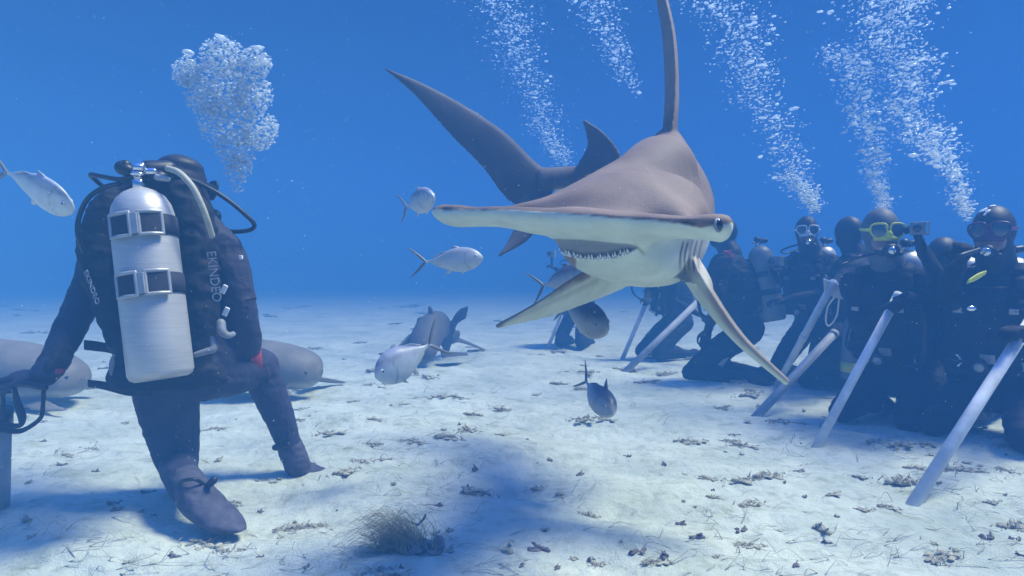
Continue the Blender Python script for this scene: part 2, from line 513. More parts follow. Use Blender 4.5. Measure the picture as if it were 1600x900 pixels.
def build_hammerhead():
    mb = MB()
    # trunk stations: px, Y, z top, z bottom, half width, top exponent
    st = [(905, 1.80, 1.020, 0.945, .085, 2.2), (930, 1.86, 1.055, 0.915, .135, 1.9), (955, 1.96, 1.11, 0.868, .180, 1.6),
          (988, 2.14, 1.20, 0.826, .205, 1.4), (1018, 2.34, 1.34, 0.816, .205, 1.25), (1036, 2.54, 1.45, 0.83, .195, 1.25),
          (1036, 2.78, 1.44, 0.90, .20, 1.7), (1018, 3.05, 1.44, 1.03, .165, 1.9), (975, 3.30, 1.46, 1.19, .12, 2),
          (915, 3.42, 1.455, 1.29, .08, 2), (868, 3.42, 1.45, 1.31, .055, 2), (835, 3.38, 1.44, 1.28, .04, 2)]
    cs = [V((px - 800) / F * Y, Y, (zt + zb) / 2) for px, Y, zt, zb, hw, e in st]
    L = []
    for i, s in enumerate(st):
        t = nrm(cs[min(i + 1, len(cs) - 1)] - cs[max(i - 1, 0)])
        side = nrm(np.cross(t, V(0, 0, 1)))
        hh = (s[2] - s[3]) / 2
        L.append((cs[i], side * s[4], V(0, 0, hh), 1.0, s[5]))
    mb.loft(L, n=48, steps=90)
    TL, TR = P(684, 334, 1.95), P(1146, 356, 1.585)
    lat = nrm(TR - TL)
    back0 = nrm(np.cross(V(0, 0, 1), lat))
    if back0[1] < 0: back0 = -back0
    up = nrm(np.cross(lat, back0))
    if up[2] < 0: up = -up
    th = math.radians(-9)                      # nose raised a little
    back = nrm(back0 * math.cos(th) + up * math.sin(th))
    upp = nrm(np.cross(lat, back)); upp = upp if upp[2] > 0 else -upp
    # shoulders filling the angle between hammer and back
    def Q(px, py, Y): return P(px, py, Y)
    mb.loft([(Q(800, 330, 1.93), lat * .04, up * .016, 1.2, 2), (Q(860, 328, 1.93), lat * .06 + back * .05, up * .034, 1.2, 2), (Q(915, 322, 1.98), back * .11, up * .075, 1.0, 1.6),
             (Q(985, 318, 2.03), back * .14, up * .10, 1.0, 1.5), (Q(1055, 330, 1.93), back * .11, up * .05, 1.0, 1.8), (Q(1095, 345, 1.84), back * .05, up * .02, 1, 2)], n=28, steps=40)
    # lower jaw / throat
    mb.loft([(Q(935, 388, 1.845), lat * .115, up * .022, 1.1, 2), (Q(940, 392, 1.87), lat * .138, up * .04, 1.0, 2.0), (Q(960, 398, 1.95), lat * .165, up * .07, 1.05, 2),
             (Q(990, 395, 2.1), lat * .19, up * .1, 1.1, 2)], n=28, steps=30)
    mb.tube([P(1050, 262, 2.36), P(1050, 232, 2.44), P(1046, 215, 2.54), P(1042, 212, 2.66), P(1040, 222, 2.80)], [.10, .062, .045, .034, .03], n=18)
    # straight ridge running from the fin down to the left half of the hammer
    mb.tube([P(1030, 268, 2.38), P(1000, 288, 2.26), P(955, 300, 2.14), P(905, 312, 2.06), P(855, 322, 2.00), P(800, 329, 1.96), P(745, 332, 1.95)], [.14, .125, .095, .066, .042, .026, .015], n=24, steps=40)
    mb.tube([P(985, 350, 2.15), P(940, 348, 2.02), P(880, 342, 1.96), P(830, 338, 1.95)], [.16, .11, .055, .03], n=20, steps=24)
    # front of the snout running down to the upper lip
    mb.loft([(P(822, 340, 1.86), lat * .03, up * .020, 1, 2), (P(860, 348, 1.84), lat * .05, up * .034, 1, 2), (P(905, 354, 1.815), back * .07, up * .037, 1.0, 2), (P(950, 360, 1.79), back * .07, up * .040, 1.0, 2), (P(1000, 362, 1.76), back * .06, up * .036, 1.0, 2), (P(1060, 360, 1.72), back * .04, up * .022, 1, 2)], n=24, steps=30)
    # brow: the slope starts straight behind the front edge of the hammer
    mb.tube([P(820, 331, 1.935), P(870, 330, 1.92), P(920, 330, 1.915), P(970, 333, 1.90), P(1030, 342, 1.86), P(1082, 349, 1.78)], [.018, .034, .052, .060, .050, .026], n=20, steps=30)
    mb.tube([P(925, 318, 1.97), P(980, 312, 2.02), P(1040, 322, 2.02), P(1078, 338, 1.93)], [.07, .10, .085, .04], n=20, steps=20)
    mb.tube([P(1005, 320, 2.06), P(1055, 322, 2.06), P(1082, 337, 2.0)], [.12, .105, .06], n=20, steps=16)
    mb.ell(P(846, 352, 1.88), (.040, .045, .026)); mb.ell(P(868, 364, 1.88), (.035, .04, .026))
    core = remesh(mb, .011, 46, .6)
    mb = MB(); mb.add(coords(core), [tuple(p.vertices) for p in core.polygons])
    # hammer: lofted from wing tip to wing tip
    rings = []
    n = 36
    keys = [(-1.0, .030, .010, .000), (-.985, .070, .022, .0), (-.95, .125, .032, .004), (-.88, .150, .031, .006), (-.7, .155, .026, .010),
            (-.45, .175, .028, .016), (-.25, .24, .036, .022), (0, .30, .044, .026), (.25, .27, .040, .024), (.45, .20, .032, .018),
            (.7, .165, .028, .012), (.86, .160, .031, .006), (.93, .145, .034, .004), (.975, .095, .028, .0), (1.0, .045, .012, .0)]
    KA = np.array(keys)
    for s in np.concatenate([np.linspace(-1, -.9, 9), np.linspace(-.88, .9, 60), np.linspace(.91, 1, 9)]):
        ch = np.interp(s, KA[:, 0], KA[:, 1]); tk = np.interp(s, KA[:, 0], KA[:, 2]); fw = np.interp(s, KA[:, 0], KA[:, 3]) + .005 * math.sin(s * 9.0) + .003 * math.sin(s * 23 + 1); tk *= .93 + .06 * math.sin(s * 14 + .5)
        c = TL + (TR - TL) * (s + 1) / 2 - back * fw + back * ch * 0.5 - back * 0.045
        ring = []
        for a in np.linspace(0, 2 * math.pi, n, endpoint=False):
            ca, sa = math.cos(a), math.sin(a)
            e = 2 / 2.5
            x = math.copysign(abs(ca) ** e, ca); y = math.copysign(abs(sa) ** e, sa)
            tp = 1.0 - 0.55 * max(ca, 0) ** 1.5      # thinner towards the rear edge
            ring.append(c + back * (ch / 2) * x + upp * tk * y * tp)
        rings.append(ring)
    mb.rings(rings)
    # first dorsal fin: tall, seen almost edge-on
    d0 = nrm(cs[5] - cs[4]); base = cs[5]
    lead = [P(1046, 232, 2.40), P(1055, 150, 2.46), P(1052, 60, 2.52), P(1038, -10, 2.60), P(1022, -75, 2.74)]
    trail = [P(1040, 225, 2.80), P(1041, 150, 2.78), P(1036, 60, 2.78), P(1025, -10, 2.80), P(1016, -72, 2.82)]
    mb.fin(lead, trail, .050, n=26, m=10, tip=.35)
    # second dorsal
    mb.fin([P(978, 262, 3.22), P(966, 232, 3.24), P(942, 205, 3.27), P(913, 187, 3.32)],
           [P(888, 280, 3.40), P(905, 250, 3.38), P(917, 225, 3.36), P(911, 190, 3.34)], .045, n=18, tip=.3)
    # caudal fin: long upper lobe, short lower lobe
    mb.fin([P(880, 262, 3.42), P(845, 258, 3.40), P(790, 206, 3.33), P(720, 160, 3.22), P(655, 127, 3.10), P(600, 106, 3.0)],
           [P(838, 322, 3.40), P(795, 316, 3.36), P(752, 262, 3.29), P(703, 212, 3.20), P(648, 150, 3.09), P(603, 109, 3.0)], .050, n=30, tip=.2)
    mb.fin([P(868, 290, 3.42), P(852, 335, 3.36), P(826, 375, 3.30), P(779, 402, 3.24)],
           [P(800, 300, 3.38), P(806, 340, 3.34), P(794, 372, 3.29), P(777, 400, 3.24)], .042, n=20, tip=.25)
    # pectorals
    mb.fin([P(930, 412, 2.22), P(885, 440, 2.12), P(835, 475, 2.02), P(774, 510, 1.97)],
           [P(1000, 440, 2.50), P(940, 466, 2.42), P(862, 494, 2.20), P(776, 512, 1.99)], .045, n=26, tip=.2)
    mb.fin([P(1082, 405, 2.10), P(1108, 452, 2.04), P(1160, 528, 1.98), P(1233, 599, 1.96)],
           [P(1062, 425, 2.40), P(1092, 470, 2.28), P(1150, 534, 2.12), P(1230, 600, 2.0)], .050, n=26, tip=.3)
    mb.loft([(P(1062, 408, 2.22), V(.075, 0, 0), V(0, .13, .08), 1, 2), (P(1085, 430, 2.2), V(.05, 0, 0), V(0, .11, .04), 1, 2), (P(1100, 460, 2.16), V(.022, 0, 0), V(0, .08, .02), 1, 2)], n=16, steps=14)
    # pelvic fins
    mb.fin([P(985, 415, 2.95), P(975, 440, 2.98), P(964, 450, 3.02)], [P(1000, 425, 3.12), P(985, 440, 3.1), P(966, 451, 3.05)], .02, n=8)

    me = remesh(mb, 0.0062, smooth=7, fac=.5)
    co = coords(me); nn = normals(me)
    px, py = unproj(co)
    # soften the join between hammer and brow
    ne = len(me.edges); ed = np.empty(ne * 2, int); me.edges.foreach_get("vertices", ed); ed = ed.reshape(-1, 2)
    deg = np.bincount(ed.ravel(), minlength=len(co)).astype(float)
    offu = (co - (TL + TR) / 2) @ up
    wt = smooth01(px, 780, 880) * (1 - smooth01(px, 1075, 1100)) * (1 - smooth01(co[:, 1], 2.2, 2.5)) * smooth01(offu, .012, .030) * (py > 200)
    for _ in range(70):
        av = np.stack([np.bincount(ed[:, 0], co[ed[:, 1], k], len(co)) + np.bincount(ed[:, 1], co[ed[:, 0], k], len(co)) for k in range(3)], 1) / deg[:, None]
        co = co + (av - co) * (wt * .6)[:, None]
    put(me, co); nn = normals(me); px, py = unproj(co)
    # mouth: hollow pressed into the front of the throat
    xs = [862, 868, 880, 905, 930, 960, 980, 992, 998]
    yu = [373, 372.5, 373, 373.5, 376, 379, 380, 383, 386]
    yl = [373, 386, 396, 404, 405, 403, 397, 391, 387]
    U = np.interp(px, xs, yu); Lw = np.interp(px, xs, yl)
    infr = (px > 863) & (px < 997) & (co[:, 1] < 2.02) & (nn[:, 1] < 0.35)
    dist = np.minimum(py - U, Lw - py)
    mouth = np.where(infr, smooth01(dist, -1.2, 2.2), 0)
    depth = np.where(infr, smooth01(dist, -0.5, 9.0), 0)
    ray = co - np.array([0, 0, CH]); ray /= np.linalg.norm(ray, axis=1)[:, None]
    pull = nrm(back0 * 1.0)
    newc = co + ray * (0.026 * depth)[:, None]
    # lip roll and mouth corner fold
    fold = np.exp(-((py - (383 + (px - 992) * 0.9)) / 2.2) ** 2) * smooth01(px, 988, 996) * (1 - smooth01(px, 1003, 1011)) * (co[:, 1] < 2.2)
    newc = newc + ray * (fold * .008)[:, None]
    # gill slits
    gill = np.zeros(len(co))
    for k, gx in enumerate((1066, 1073, 1080, 1087, 1095)):
        line = gx + 3.5 * np.sin((py - 375) / 50 * math.pi)* -1 + (py - 400) * -0.10
        g = np.exp(-((px - line) / 1.5) ** 2) * smooth01(py, 374, 380) * (1 - smooth01(py, 418, 428))
        gill = np.maximum(gill, g)
    gill *= (nn[:, 1] < 0.4) & (co[:, 1] < 2.6) & (co[:, 1] > 1.9)
    newc = newc + ray * (gill * .014)[:, None]
    # nostril groove near the right wing tip
    nost = np.exp(-((py - (347 + (px - 1070) * .12)) / 1.7) ** 2) * smooth01(px, 1062, 1068) * (1 - smooth01(px, 1082, 1090)) * (co[:, 1] < 1.9)
    newc = newc + ray * (nost * .010)[:, None]
    nost2 = np.exp(-((py - 327) / 1.5) ** 2) * smooth01(px, 690, 693) * (1 - smooth01(px, 704, 708)) * (co[:, 1] < 2.1) * (nn[:, 1] < .2)
    newc = newc + ray * (nost2 * .008)[:, None]
    put(me, newc)
    # colours the animal has: taupe back, cream belly
    nz = nn[:, 2]
    blot = vnoise(co[:, 0] * 9 + co[:, 2] * 7, co[:, 1] * 9, 9) * .22 + vnoise(co[:, 0] * 31, co[:, 1] * 31 + co[:, 2] * 29, 10) * .14
    head = 1 - smooth01(co[:, 1], 1.98, 2.12)
    inwing = (np.abs(((co - (TL + TR) / 2) @ up)) < .085)
    thr = -0.12 + 0.62 * head * inwing
    zrel = co[:, 2]
    w = smooth01(nz + blot, thr - .22, thr + .22)
    liney = np.interp(px, [684, 830, 900, 960, 1050, 1078, 1094, 1112, 1150], [326, 328, 333, 339, 346, 351, 355, 352, 345]) + 1.2 * vnoise(px / 9.0, px * 0, 5) * 2
    wl = smooth01(liney + 1.5 - py, -1.6, 1.6)
    nearhead = 1 - smooth01(co[:, 1], 2.02, 2.12)
    w = w * (1 - nearhead) + wl * nearhead
    w = np.where((co[:, 1] < 2.25) & (py < liney - 3) & (nn[:, 1] < .9), np.maximum(w, .97), w)
    w = np.where((nearhead > .3) & (offu > 0), np.maximum(w, smooth01(nn[:, 2], .45, .7)), w)
    # flank of the trunk stays taupe further down, tail is dark all round
    tail = smooth01(co[:, 1], 2.72, 3.0)
    w = np.maximum(w, tail * smooth01(nz + blot, -1.05, -.65))
    caud = (co[:, 0] < .22) & (co[:, 1] > 2.8)
    w = np.where(caud, np.maximum(w, .92), w)
    # first dorsal both sides
    w = np.where((co[:, 2] > 1.33) & (co[:, 1] < 3), 1.0, w)
    # pectorals: pale beneath, dark leading rim
    tip1 = smooth01(-px, -795, -778) * ((co[:, 1] < 2.1) & (py > 430))
    w = np.maximum(w, tip1 * .8)
    rim = ((px < 900) & (py > 400) & (co[:, 1] < 2.6) & (px > 770))
    ylead = np.interp(px, [774, 835, 885, 930], [510, 475, 440, 412])
    w = np.maximum(w, np.where(rim, (1 - smooth01(py - ylead, 1.0, 4.5)) * .95, 0))
    streak = np.exp(-((py - (np.interp(px, [774, 835, 885, 930, 960], [510, 484, 462, 440, 430]))) / 4.5) ** 2) * ((px < 935) & (py > 430) & (px > 775))
    w = np.maximum(w, streak * .32)
    pr = (px > 1088) & (py > 440) & (co[:, 1] < 2.5)
    Uf = np.interp(px, [1088, 1095, 1140, 1235], [412, 425, 500, 598]); Lf = np.interp(px, [1075, 1110, 1160, 1235], [450, 490, 550, 603])
    w = np.where(pr, .85 - .8 * smooth01((py - Uf) / np.maximum(Lf - Uf, 4), .35, .85), w)
    rt = smooth01(px, 1020, 1045) * (1 - smooth01(px, 1098, 1120)) * smooth01(py, 385, 405) * (1 - smooth01(py, 436, 470)) * (co[:, 1] < 2.5)
    w = w * (1 - rt) + np.minimum(w, .3) * rt
    brown = np.array([.225, .160, .125]) * (1 + .38 * vnoise(co[:, 0] * 5, co[:, 1] * 4 + co[:, 2] * 5, 77))[:, None]; cream = np.array([.56, .59, .46])
    c = cream[None] * (1 - w[:, None]) + brown * w[:, None]
    scr = np.zeros(len(co))
    for (x0, y0, x1, y1, sg) in ((1010, 262, 1062, 330, .9), (985, 300, 1010, 322, .8), (1072, 250, 1080, 300, .8), (930, 300, 960, 296, .8), (1050, 345, 1075, 300, .8), (820, 345, 845, 340, .7), (900, 352, 912, 350, .8), (1010, 420, 1040, 432, .8), (960, 410, 985, 420, .8)):
        t_ = np.clip(((px - x0) * (x1 - x0) + (py - y0) * (y1 - y0)) / ((x1 - x0) ** 2 + (y1 - y0) ** 2), 0, 1)
        d_ = np.hypot(px - x0 - t_ * (x1 - x0) - 4 * np.sin(t_ * 3.1), py - y0 - t_ * (y1 - y0)); scr = np.maximum(scr, np.exp(-(d_ / sg) ** 2) * (co[:, 1] < 2.6))
    c = c * (1 + .35 * scr * (w > .5) - .22 * scr * (w <= .5))[:, None]
    darkb = np.array([.095, .088, .10])
    dk = np.clip(tail * .8 + caud * .9, 0, 1)
    c = c * (1 - (dk * w)[:, None]) + darkb[None] * (dk * w)[:, None]
    # mottled rim along the front edge of the hammer
    rimh = nearhead * np.exp(-((py - liney + 2.5) / 3.2) ** 2) * (co[:, 1] < 2.1) * (nn[:, 1] < .5)
    c = c * (1 - .15 * rimh[:, None])
    pink = np.array([.46, .40, .38])
    gp = np.exp(-(((px - 1085) / 26) ** 2)) * smooth01(py, 366, 380) * (1 - smooth01(py, 425, 445)) * (co[:, 1] > 1.9) * (co[:, 1] < 2.6)
    c = c * (1 - .75 * gp[:, None]) + pink * .75 * gp[:, None]
    c = c * (1 - .50 * gill[:, None])
    c = c * (1 - .75 * np.clip(nost + nost2, 0, 1)[:, None])
    c = c * (1 - .4 * fold[:, None])
    mi = np.array([.22, .23, .23])
    c = c * (1 - mouth[:, None]) + mi * mouth[:, None]
    colour(me, c)
    root = thing("hammerhead_shark", "huge great hammerhead shark gliding over the sand with its toothed mouth open", "shark", (cs[4][0], cs[4][1], cs[4][2]))
    obj("body", me, M["shark"], root)
    # eyes on both wing tips
    def eye(px, py, Y, r, ax):
        c = P(px, py, Y)
        ax = nrm(ax)
        u = nrm(np.cross(ax, V(0, 0, 1))); w_ = np.cross(u, ax)
        R = np.stack([u, w_, ax], 1)
        b = MB(); b.ell(c + ax * 0.0005, (r * 1.38, r * 1.45, r * .45), R, 20, 10)
        e = obj("eye", b, M["greyplastic"], root)
        b = MB(); b.ell(c + ax * r * .30 + V(0, 0, .001), (r, r * 1.15, r * .5), R, 20, 10)
        obj("pupil", b, M["eye"], e)
    eye(1122, 352, 1.548, .0125, (.62, -.78, .05))
    eye(686, 329, 1.925, .010, (-.9, -.42, .1))
    # teeth
    fr_ = np.where((newc[:, 1] < 2.05) & (px > 855) & (px < 1010) & (nn[:, 1] < .35) & (py > 370) & (py < 410))[0]; tpx, tpy = px[fr_], py[fr_]
    tb = MB()
    r2 = random.Random(3)
    for row, dy, dY in ((0, -1.0, .012), (1, -5.0, .030)):
        for px_ in np.arange(874, 990, 6.2):
            p_ = px_ + r2.uniform(-1.5, 1.5) + row * 3
            y = np.interp(p_, xs, yl) + dy
            if y < np.interp(p_, xs, yu) + 5: continue
            k_ = fr_[np.argmin((tpx - p_) ** 2 + (tpy - y - 1.5) ** 2)]; b0 = newc[k_] - ray[k_] * .0045
            h = r2.uniform(.006, .014); w_ = r2.uniform(.0032, .0050)
            tip = b0 + V(r2.uniform(-.004, .003), r2.uniform(-.002, .004), h)
            ring = [b0 + lat * w_ * math.cos(a) + back0 * w_ * .6 * math.sin(a) - V(0, 0, .003) for a in np.linspace(0, 2 * math.pi, 6, endpoint=False)]
            ring2 = [b0 * .5 + tip * .5 + lat * w_ * .62 * math.cos(a) + back0 * w_ * .35 * math.sin(a) for a in np.linspace(0, 2 * math.pi, 6, endpoint=False)]
            ring3 = [tip + lat * w_ * .06 * math.cos(a) + back0 * w_ * .06 * math.sin(a) for a in np.linspace(0, 2 * math.pi, 6, endpoint=False)]
            tb.rings([ring, ring2, ring3])
    obj("teeth", tb, M["tooth"], root)
build_hammerhead()

# ------------------------------------------------------------------ nurse sharks on the bottom
def nurse_shark(label, spine, rad, flat, fins, voxel=.012, tail=None, base=None, dim=1.0):
    mb = MB()
    L = []
    sp = [np.asarray(p, float) for p in spine]
    for i, p in enumerate(sp):
        t = nrm(sp[min(i + 1, len(sp) - 1)] - sp[max(i - 1, 0)])
        side = nrm(np.cross(t, V(0, 0, 1)))
        upv = nrm(np.cross(side, t))
        L.append((p, side * rad[i] * flat[i], upv * rad[i], .8, 2.1))
    mb.loft(L, n=32, steps=60)
    for lead, trail, th in fins:
        mb.fin(lead, trail, th, n=16, tip=.3)
    me = remesh(mb, voxel, 5)
    nn = normals(me); co = coords(me)
    w = smooth01(nn[:, 2], -.75, -.35)
    top = np.array([.17, .155, .125]); bel = np.array([.34, .33, .28])
    bl = 1 + .3 * vnoise(co[:, 0] * 6, co[:, 1] * 6 + co[:, 2] * 5, 4)
    colour(me, (top[None] * w[:, None] + bel[None] * (1 - w[:, None])) * bl[:, None] * dim)
    root = thing("nurse_shark", label, "shark", base if base is not None else sp[len(sp) // 2] * V(1, 1, 0), "nurse sharks resting on the sand")
    obj("body", me, M["nurse"], root)
    return root

def ns_eye(root, p):
    b = MB(); b.ell(p, .011); obj("eye", b, M["eye"], root)

# behind the kneeling feeder, head towards the middle of the picture
h = P(500, 600, 4.55)
r = nurse_shark("blunt-headed nurse shark lying on the sand behind the feeder's bent knee",
    [P(500, 588, 4.52) , P(485, 583, 4.52), P(445, 576, 4.55), P(390, 570, 4.62), P(320, 562, 4.75), P(270, 560, 5.1), P(262, 545, 5.6), P(255, 530, 6.3)],
    [.055, .135, .175, .19, .175, .12, .07, .03], [1.2, 1.3, 1.35, 1.3, 1.2, 1, .9, .5],
    [([P(440, 596, 4.4), P(455, 610, 4.3), P(462, 618, 4.25)], [P(395, 600, 4.4), P(400, 612, 4.25), P(440, 619, 4.2)], .03),
     ([P(480, 588, 4.75), P(520, 593, 4.9), P(542, 597, 5.0)], [P(470, 590, 4.9), P(505, 597, 5.0), P(538, 599, 5.05)], .03)])
ns_eye(r, P(478, 583, 4.35))
# at the left edge
r = nurse_shark("grey nurse shark lying at the feeder's gloved hand and half out of frame",
    [P(128, 600, 4.18), P(115, 596, 4.18), P(75, 588, 4.2), P(20, 580, 4.25), P(-60, 570, 4.35), P(-150, 560, 4.5), P(-240, 550, 4.7), P(-330, 545, 4.9)],
    [.05, .12, .175, .20, .19, .14, .08, .04], [1.2, 1.3, 1.35, 1.3, 1.2, 1, .8, .5],
    [([P(0, 560, 4.25), P(-2, 530, 4.27), P(-20, 505, 4.32)], [P(-60, 565, 4.35), P(-45, 540, 4.35), P(-35, 512, 4.36)], .035),
     ([P(120, 600, 4.35), P(140, 603, 4.45), P(155, 605, 4.5)], [P(105, 603, 4.5), P(128, 608, 4.55), P(150, 608, 4.55)], .025),
     ([P(60, 615, 4.1), P(90, 632, 4.0), P(110, 640, 3.95)], [P(10, 620, 4.1), P(40, 640, 3.95), P(90, 644, 3.92)], .03)])
ns_eye(r, P(104, 590, 4.02))
# distant one beyond the pale fish, tail raised
r = nurse_shark("distant dark nurse shark beyond the pale fish with its notched tail raised",
    [P(655, 566, 5.9), P(657, 556, 5.95), P(663, 538, 6.1), P(672, 520, 6.4), P(686, 510, 6.8), P(702, 520, 7.1), P(712, 524, 7.2), P(718, 520, 7.25)],
    [.05, .10, .15, .185, .16, .10, .06, .04], [1.5, 1.3, 1.0, .8, .7, .6, .5, .4],
    [([P(690, 512, 6.4), P(682, 492, 6.4), P(672, 476, 6.4)], [P(666, 520, 6.4), P(668, 496, 6.4), P(668, 480, 6.4)], .05), ([P(655, 520, 6.3), P(650, 500, 6.3), P(658, 494, 6.3)], [P(680, 520, 6.3), P(676, 505, 6.3), P(670, 496, 6.3)], .06),
     ([P(684, 530, 6.9), P(700, 508, 6.9), P(716, 484, 6.85), P(733, 476, 6.8)], [P(700, 560, 6.9), P(706, 540, 6.9), P(714, 510, 6.85), P(728, 500, 6.8)], .045),
     ([P(640, 520, 6.3), P(615, 545, 6.1), P(590, 553, 6.0)], [P(645, 535, 6.3), P(625, 550, 6.2), P(592, 555, 6.1)], .03),
     ([P(688, 550, 6.5), P(730, 552, 6.5), P(732, 554, 6.5)], [P(690, 560, 6.2), P(700, 557, 6.1), P(730, 555, 6.3)], .03),
     ([P(705, 525, 7.2), P(722, 530, 7.3), P(760, 547, 7.5)], [P(705, 540, 7.1), P(720, 536, 7.2), P(758, 548, 7.4)], .04)], dim=.5)
ns_eye(r, P(646, 556, 5.85))

# ------------------------------------------------------------------ fish
def fish(label, ph, Yh, pt, Yt, H, dark=.5, roll=(0, 0, 1), fork=.5, wide=.34, dorsal=False, pect=True):
    """ph, pt: photo pixels of the snout and of the fork of the tail"""
    a, b = P(*ph, Yh), P(*pt, Yt)
    ax = b - a; Ln = np.linalg.norm(ax); ax = ax / Ln
    side = nrm(np.cross(ax, V(*roll))); upv = nrm(np.cross(side, ax))
    if upv[2] < 0: upv = -upv
    prof = [(0, .03), (.04, .18), (.12, .34), (.24, .46), (.38, .50), (.52, .45), (.68, .30), (.82, .13), (.92, .055), (1.0, .06)]
    L = []
    for t, h in prof:
        c = a + ax * Ln * t - upv * H * (.02 if t < .1 else 0)
        L.append((c, side * H * h * (wide / .34) * (.62 if t < .85 else .5), upv * H * h, 1.08, 2.0))
    mb = MB(); mb.loft(L, n=22, steps=44)
    q = lambda t, u, s=0: a + ax * Ln * t + upv * H * u + side * H * s
    mb.fin([q(.96, 0), q(1.04, .22), q(1.18, .50), q(1.30, .66)], [q(1.0, -.02), q(1.06, .08), q(1.17, .36), q(1.295, .64)], .012, n=10, m=4, te=.0006)
    mb.fin([q(.96, 0), q(1.04, -.22), q(1.18, -.50), q(1.30, -.66)], [q(1.0, .02), q(1.06, -.08), q(1.17, -.36), q(1.295, -.64)], .012, n=10, m=4, te=.0006)
    if dorsal:
        mb.fin([q(.36, .46), q(.42, .62), q(.52, .80)], [q(.50, .42), q(.51, .55), q(.53, .78)], .01, n=8, m=4, te=.0005)
    else:
        mb.fin([q(.36, .44), q(.42, .54), q(.50, .58)], [q(.56, .38), q(.52, .46), q(.51, .56)], .01, n=8, m=4, te=.0005)
    mb.fin([q(.52, .38), q(.70, .34), q(.86, .14)], [q(.54, .34), q(.70, .26), q(.86, .08)], .008, n=8, m=4, te=.0005)
    mb.fin([q(.52, -.38), q(.58, -.56), q(.64, -.58)], [q(.66, -.28), q(.64, -.44), q(.65, -.56)], .008, n=8, m=4, te=.0005)
    mb.fin([q(.60, -.36), q(.72, -.32), q(.86, -.14)], [q(.60, -.32), q(.72, -.24), q(.86, -.08)], .008, n=8, m=4, te=.0005)
    mb.fin([q(.28, -.42, .05), q(.34, -.56, .1), q(.40, -.62, .12)], [q(.34, -.42, .05), q(.38, -.50, .08), q(.41, -.60, .12)], .008, n=6, m=4, te=.0005)
    me = mb.mesh("body"); shade(me)
    co = coords(me)
    rel = ((co - a) @ upv) / H
    tt = ((co - a) @ ax) / Ln
    w = smooth01(rel, -.05, .42)
    back = (np.array([.17, .20, .27]) if dark > .3 else np.array([.36, .38, .44])) * (1.15 - dark); bel = np.array([.52, .55, .54]) * (1.15 - dark * .75)
    c = bel[None] * (1 - w[:, None]) + back[None] * w[:, None]
    strip = np.exp(-((rel - .30) / .05) ** 2)
    c = c * (1 - .35 * strip[:, None])
    c = np.where((tt > .98)[:, None], np.array([.13, .14, .15])[None] * (1.3 - dark * .6), c)
    gl = np.exp(-((tt - .25 - .05 * np.cos(rel * 5)) / .012) ** 2)
    c = c * (1 - .35 * gl[:, None])
    colour(me, c)
    root = thing("jack_fish", label, "fish", (a + b) / 2, "silvery jacks swimming round the shark")
    obj("body", me, M["fish"], root)
    for s in (1, -1):
        hw = H * .34 * .62 * (wide / .34)
        e0 = q(.11, .07, 0) + side * s * hw * .72
        bb = MB(); bb.ell(e0, H * .075, n=14, m=8); e = obj("eye", bb, M["greyplastic" if dark > .5 else "eyering"], root)
        bb = MB(); bb.ell(e0 + side * s * H * .035, H * .046, n=12, m=8); obj("pupil", bb, M["eye"], e)
        fb = MB(); fb.fin([q(.30, -.05) + side * s * hw * .95, q(.38, -.10) + side * s * hw * 1.15, q(.48, -.16) + side * s * hw * 1.25],
                          [q(.31, -.14) + side * s * hw * .95, q(.38, -.17) + side * s * hw * 1.12, q(.47, -.19) + side * s * hw * 1.25], .006, n=8, m=4, te=.0005)
        mfin = fb.mesh("pectoral_fin"); colour(mfin, np.tile(np.array([.3, .32, .33]) * (1.3 - dark), (len(mfin.vertices), 1)))
        obj("pectoral_fin", mfin, M["fish"], root)
    return root

fish("flat pale fish slipping in at the left beside the coiled black hose", (117, 326), 2.15, (8, 268), 2.2, .128, dark=.05, roll=(.0, -.45, 1), wide=.17)
fish("small round fish turning behind the shark's long wing tip", (677, 306), 2.45, (634, 322), 2.72, .098, dark=.3, roll=(-.2, 0, 1))
fish("slim silver fish in side view below the shark's wing", (755, 402), 2.60, (664, 409), 2.64, .098, dark=.2)
fish("blue-grey fish half hidden behind the shark's pale pectoral fin", (925, 425), 2.9, (848, 446), 3.0, .125, dark=.55)
fish("dark bulky fish facing right below the shark's pale pectoral fin", (950, 512), 2.75, (880, 478), 3.05, .165, dark=.9, roll=(-.25, 0, 1), wide=.32)
fish("largest pale fish nosing down towards the sand at the centre", (586, 589), 2.52, (672, 538), 2.66, .140, dark=.12, roll=(-.35, -.15, 1))
fish("dark-backed fish diving head first just above the sand", (958, 646), 2.35, (915, 596), 2.62, .098, dark=.5, roll=(.55, -.4, 1), dorsal=True, wide=.5)
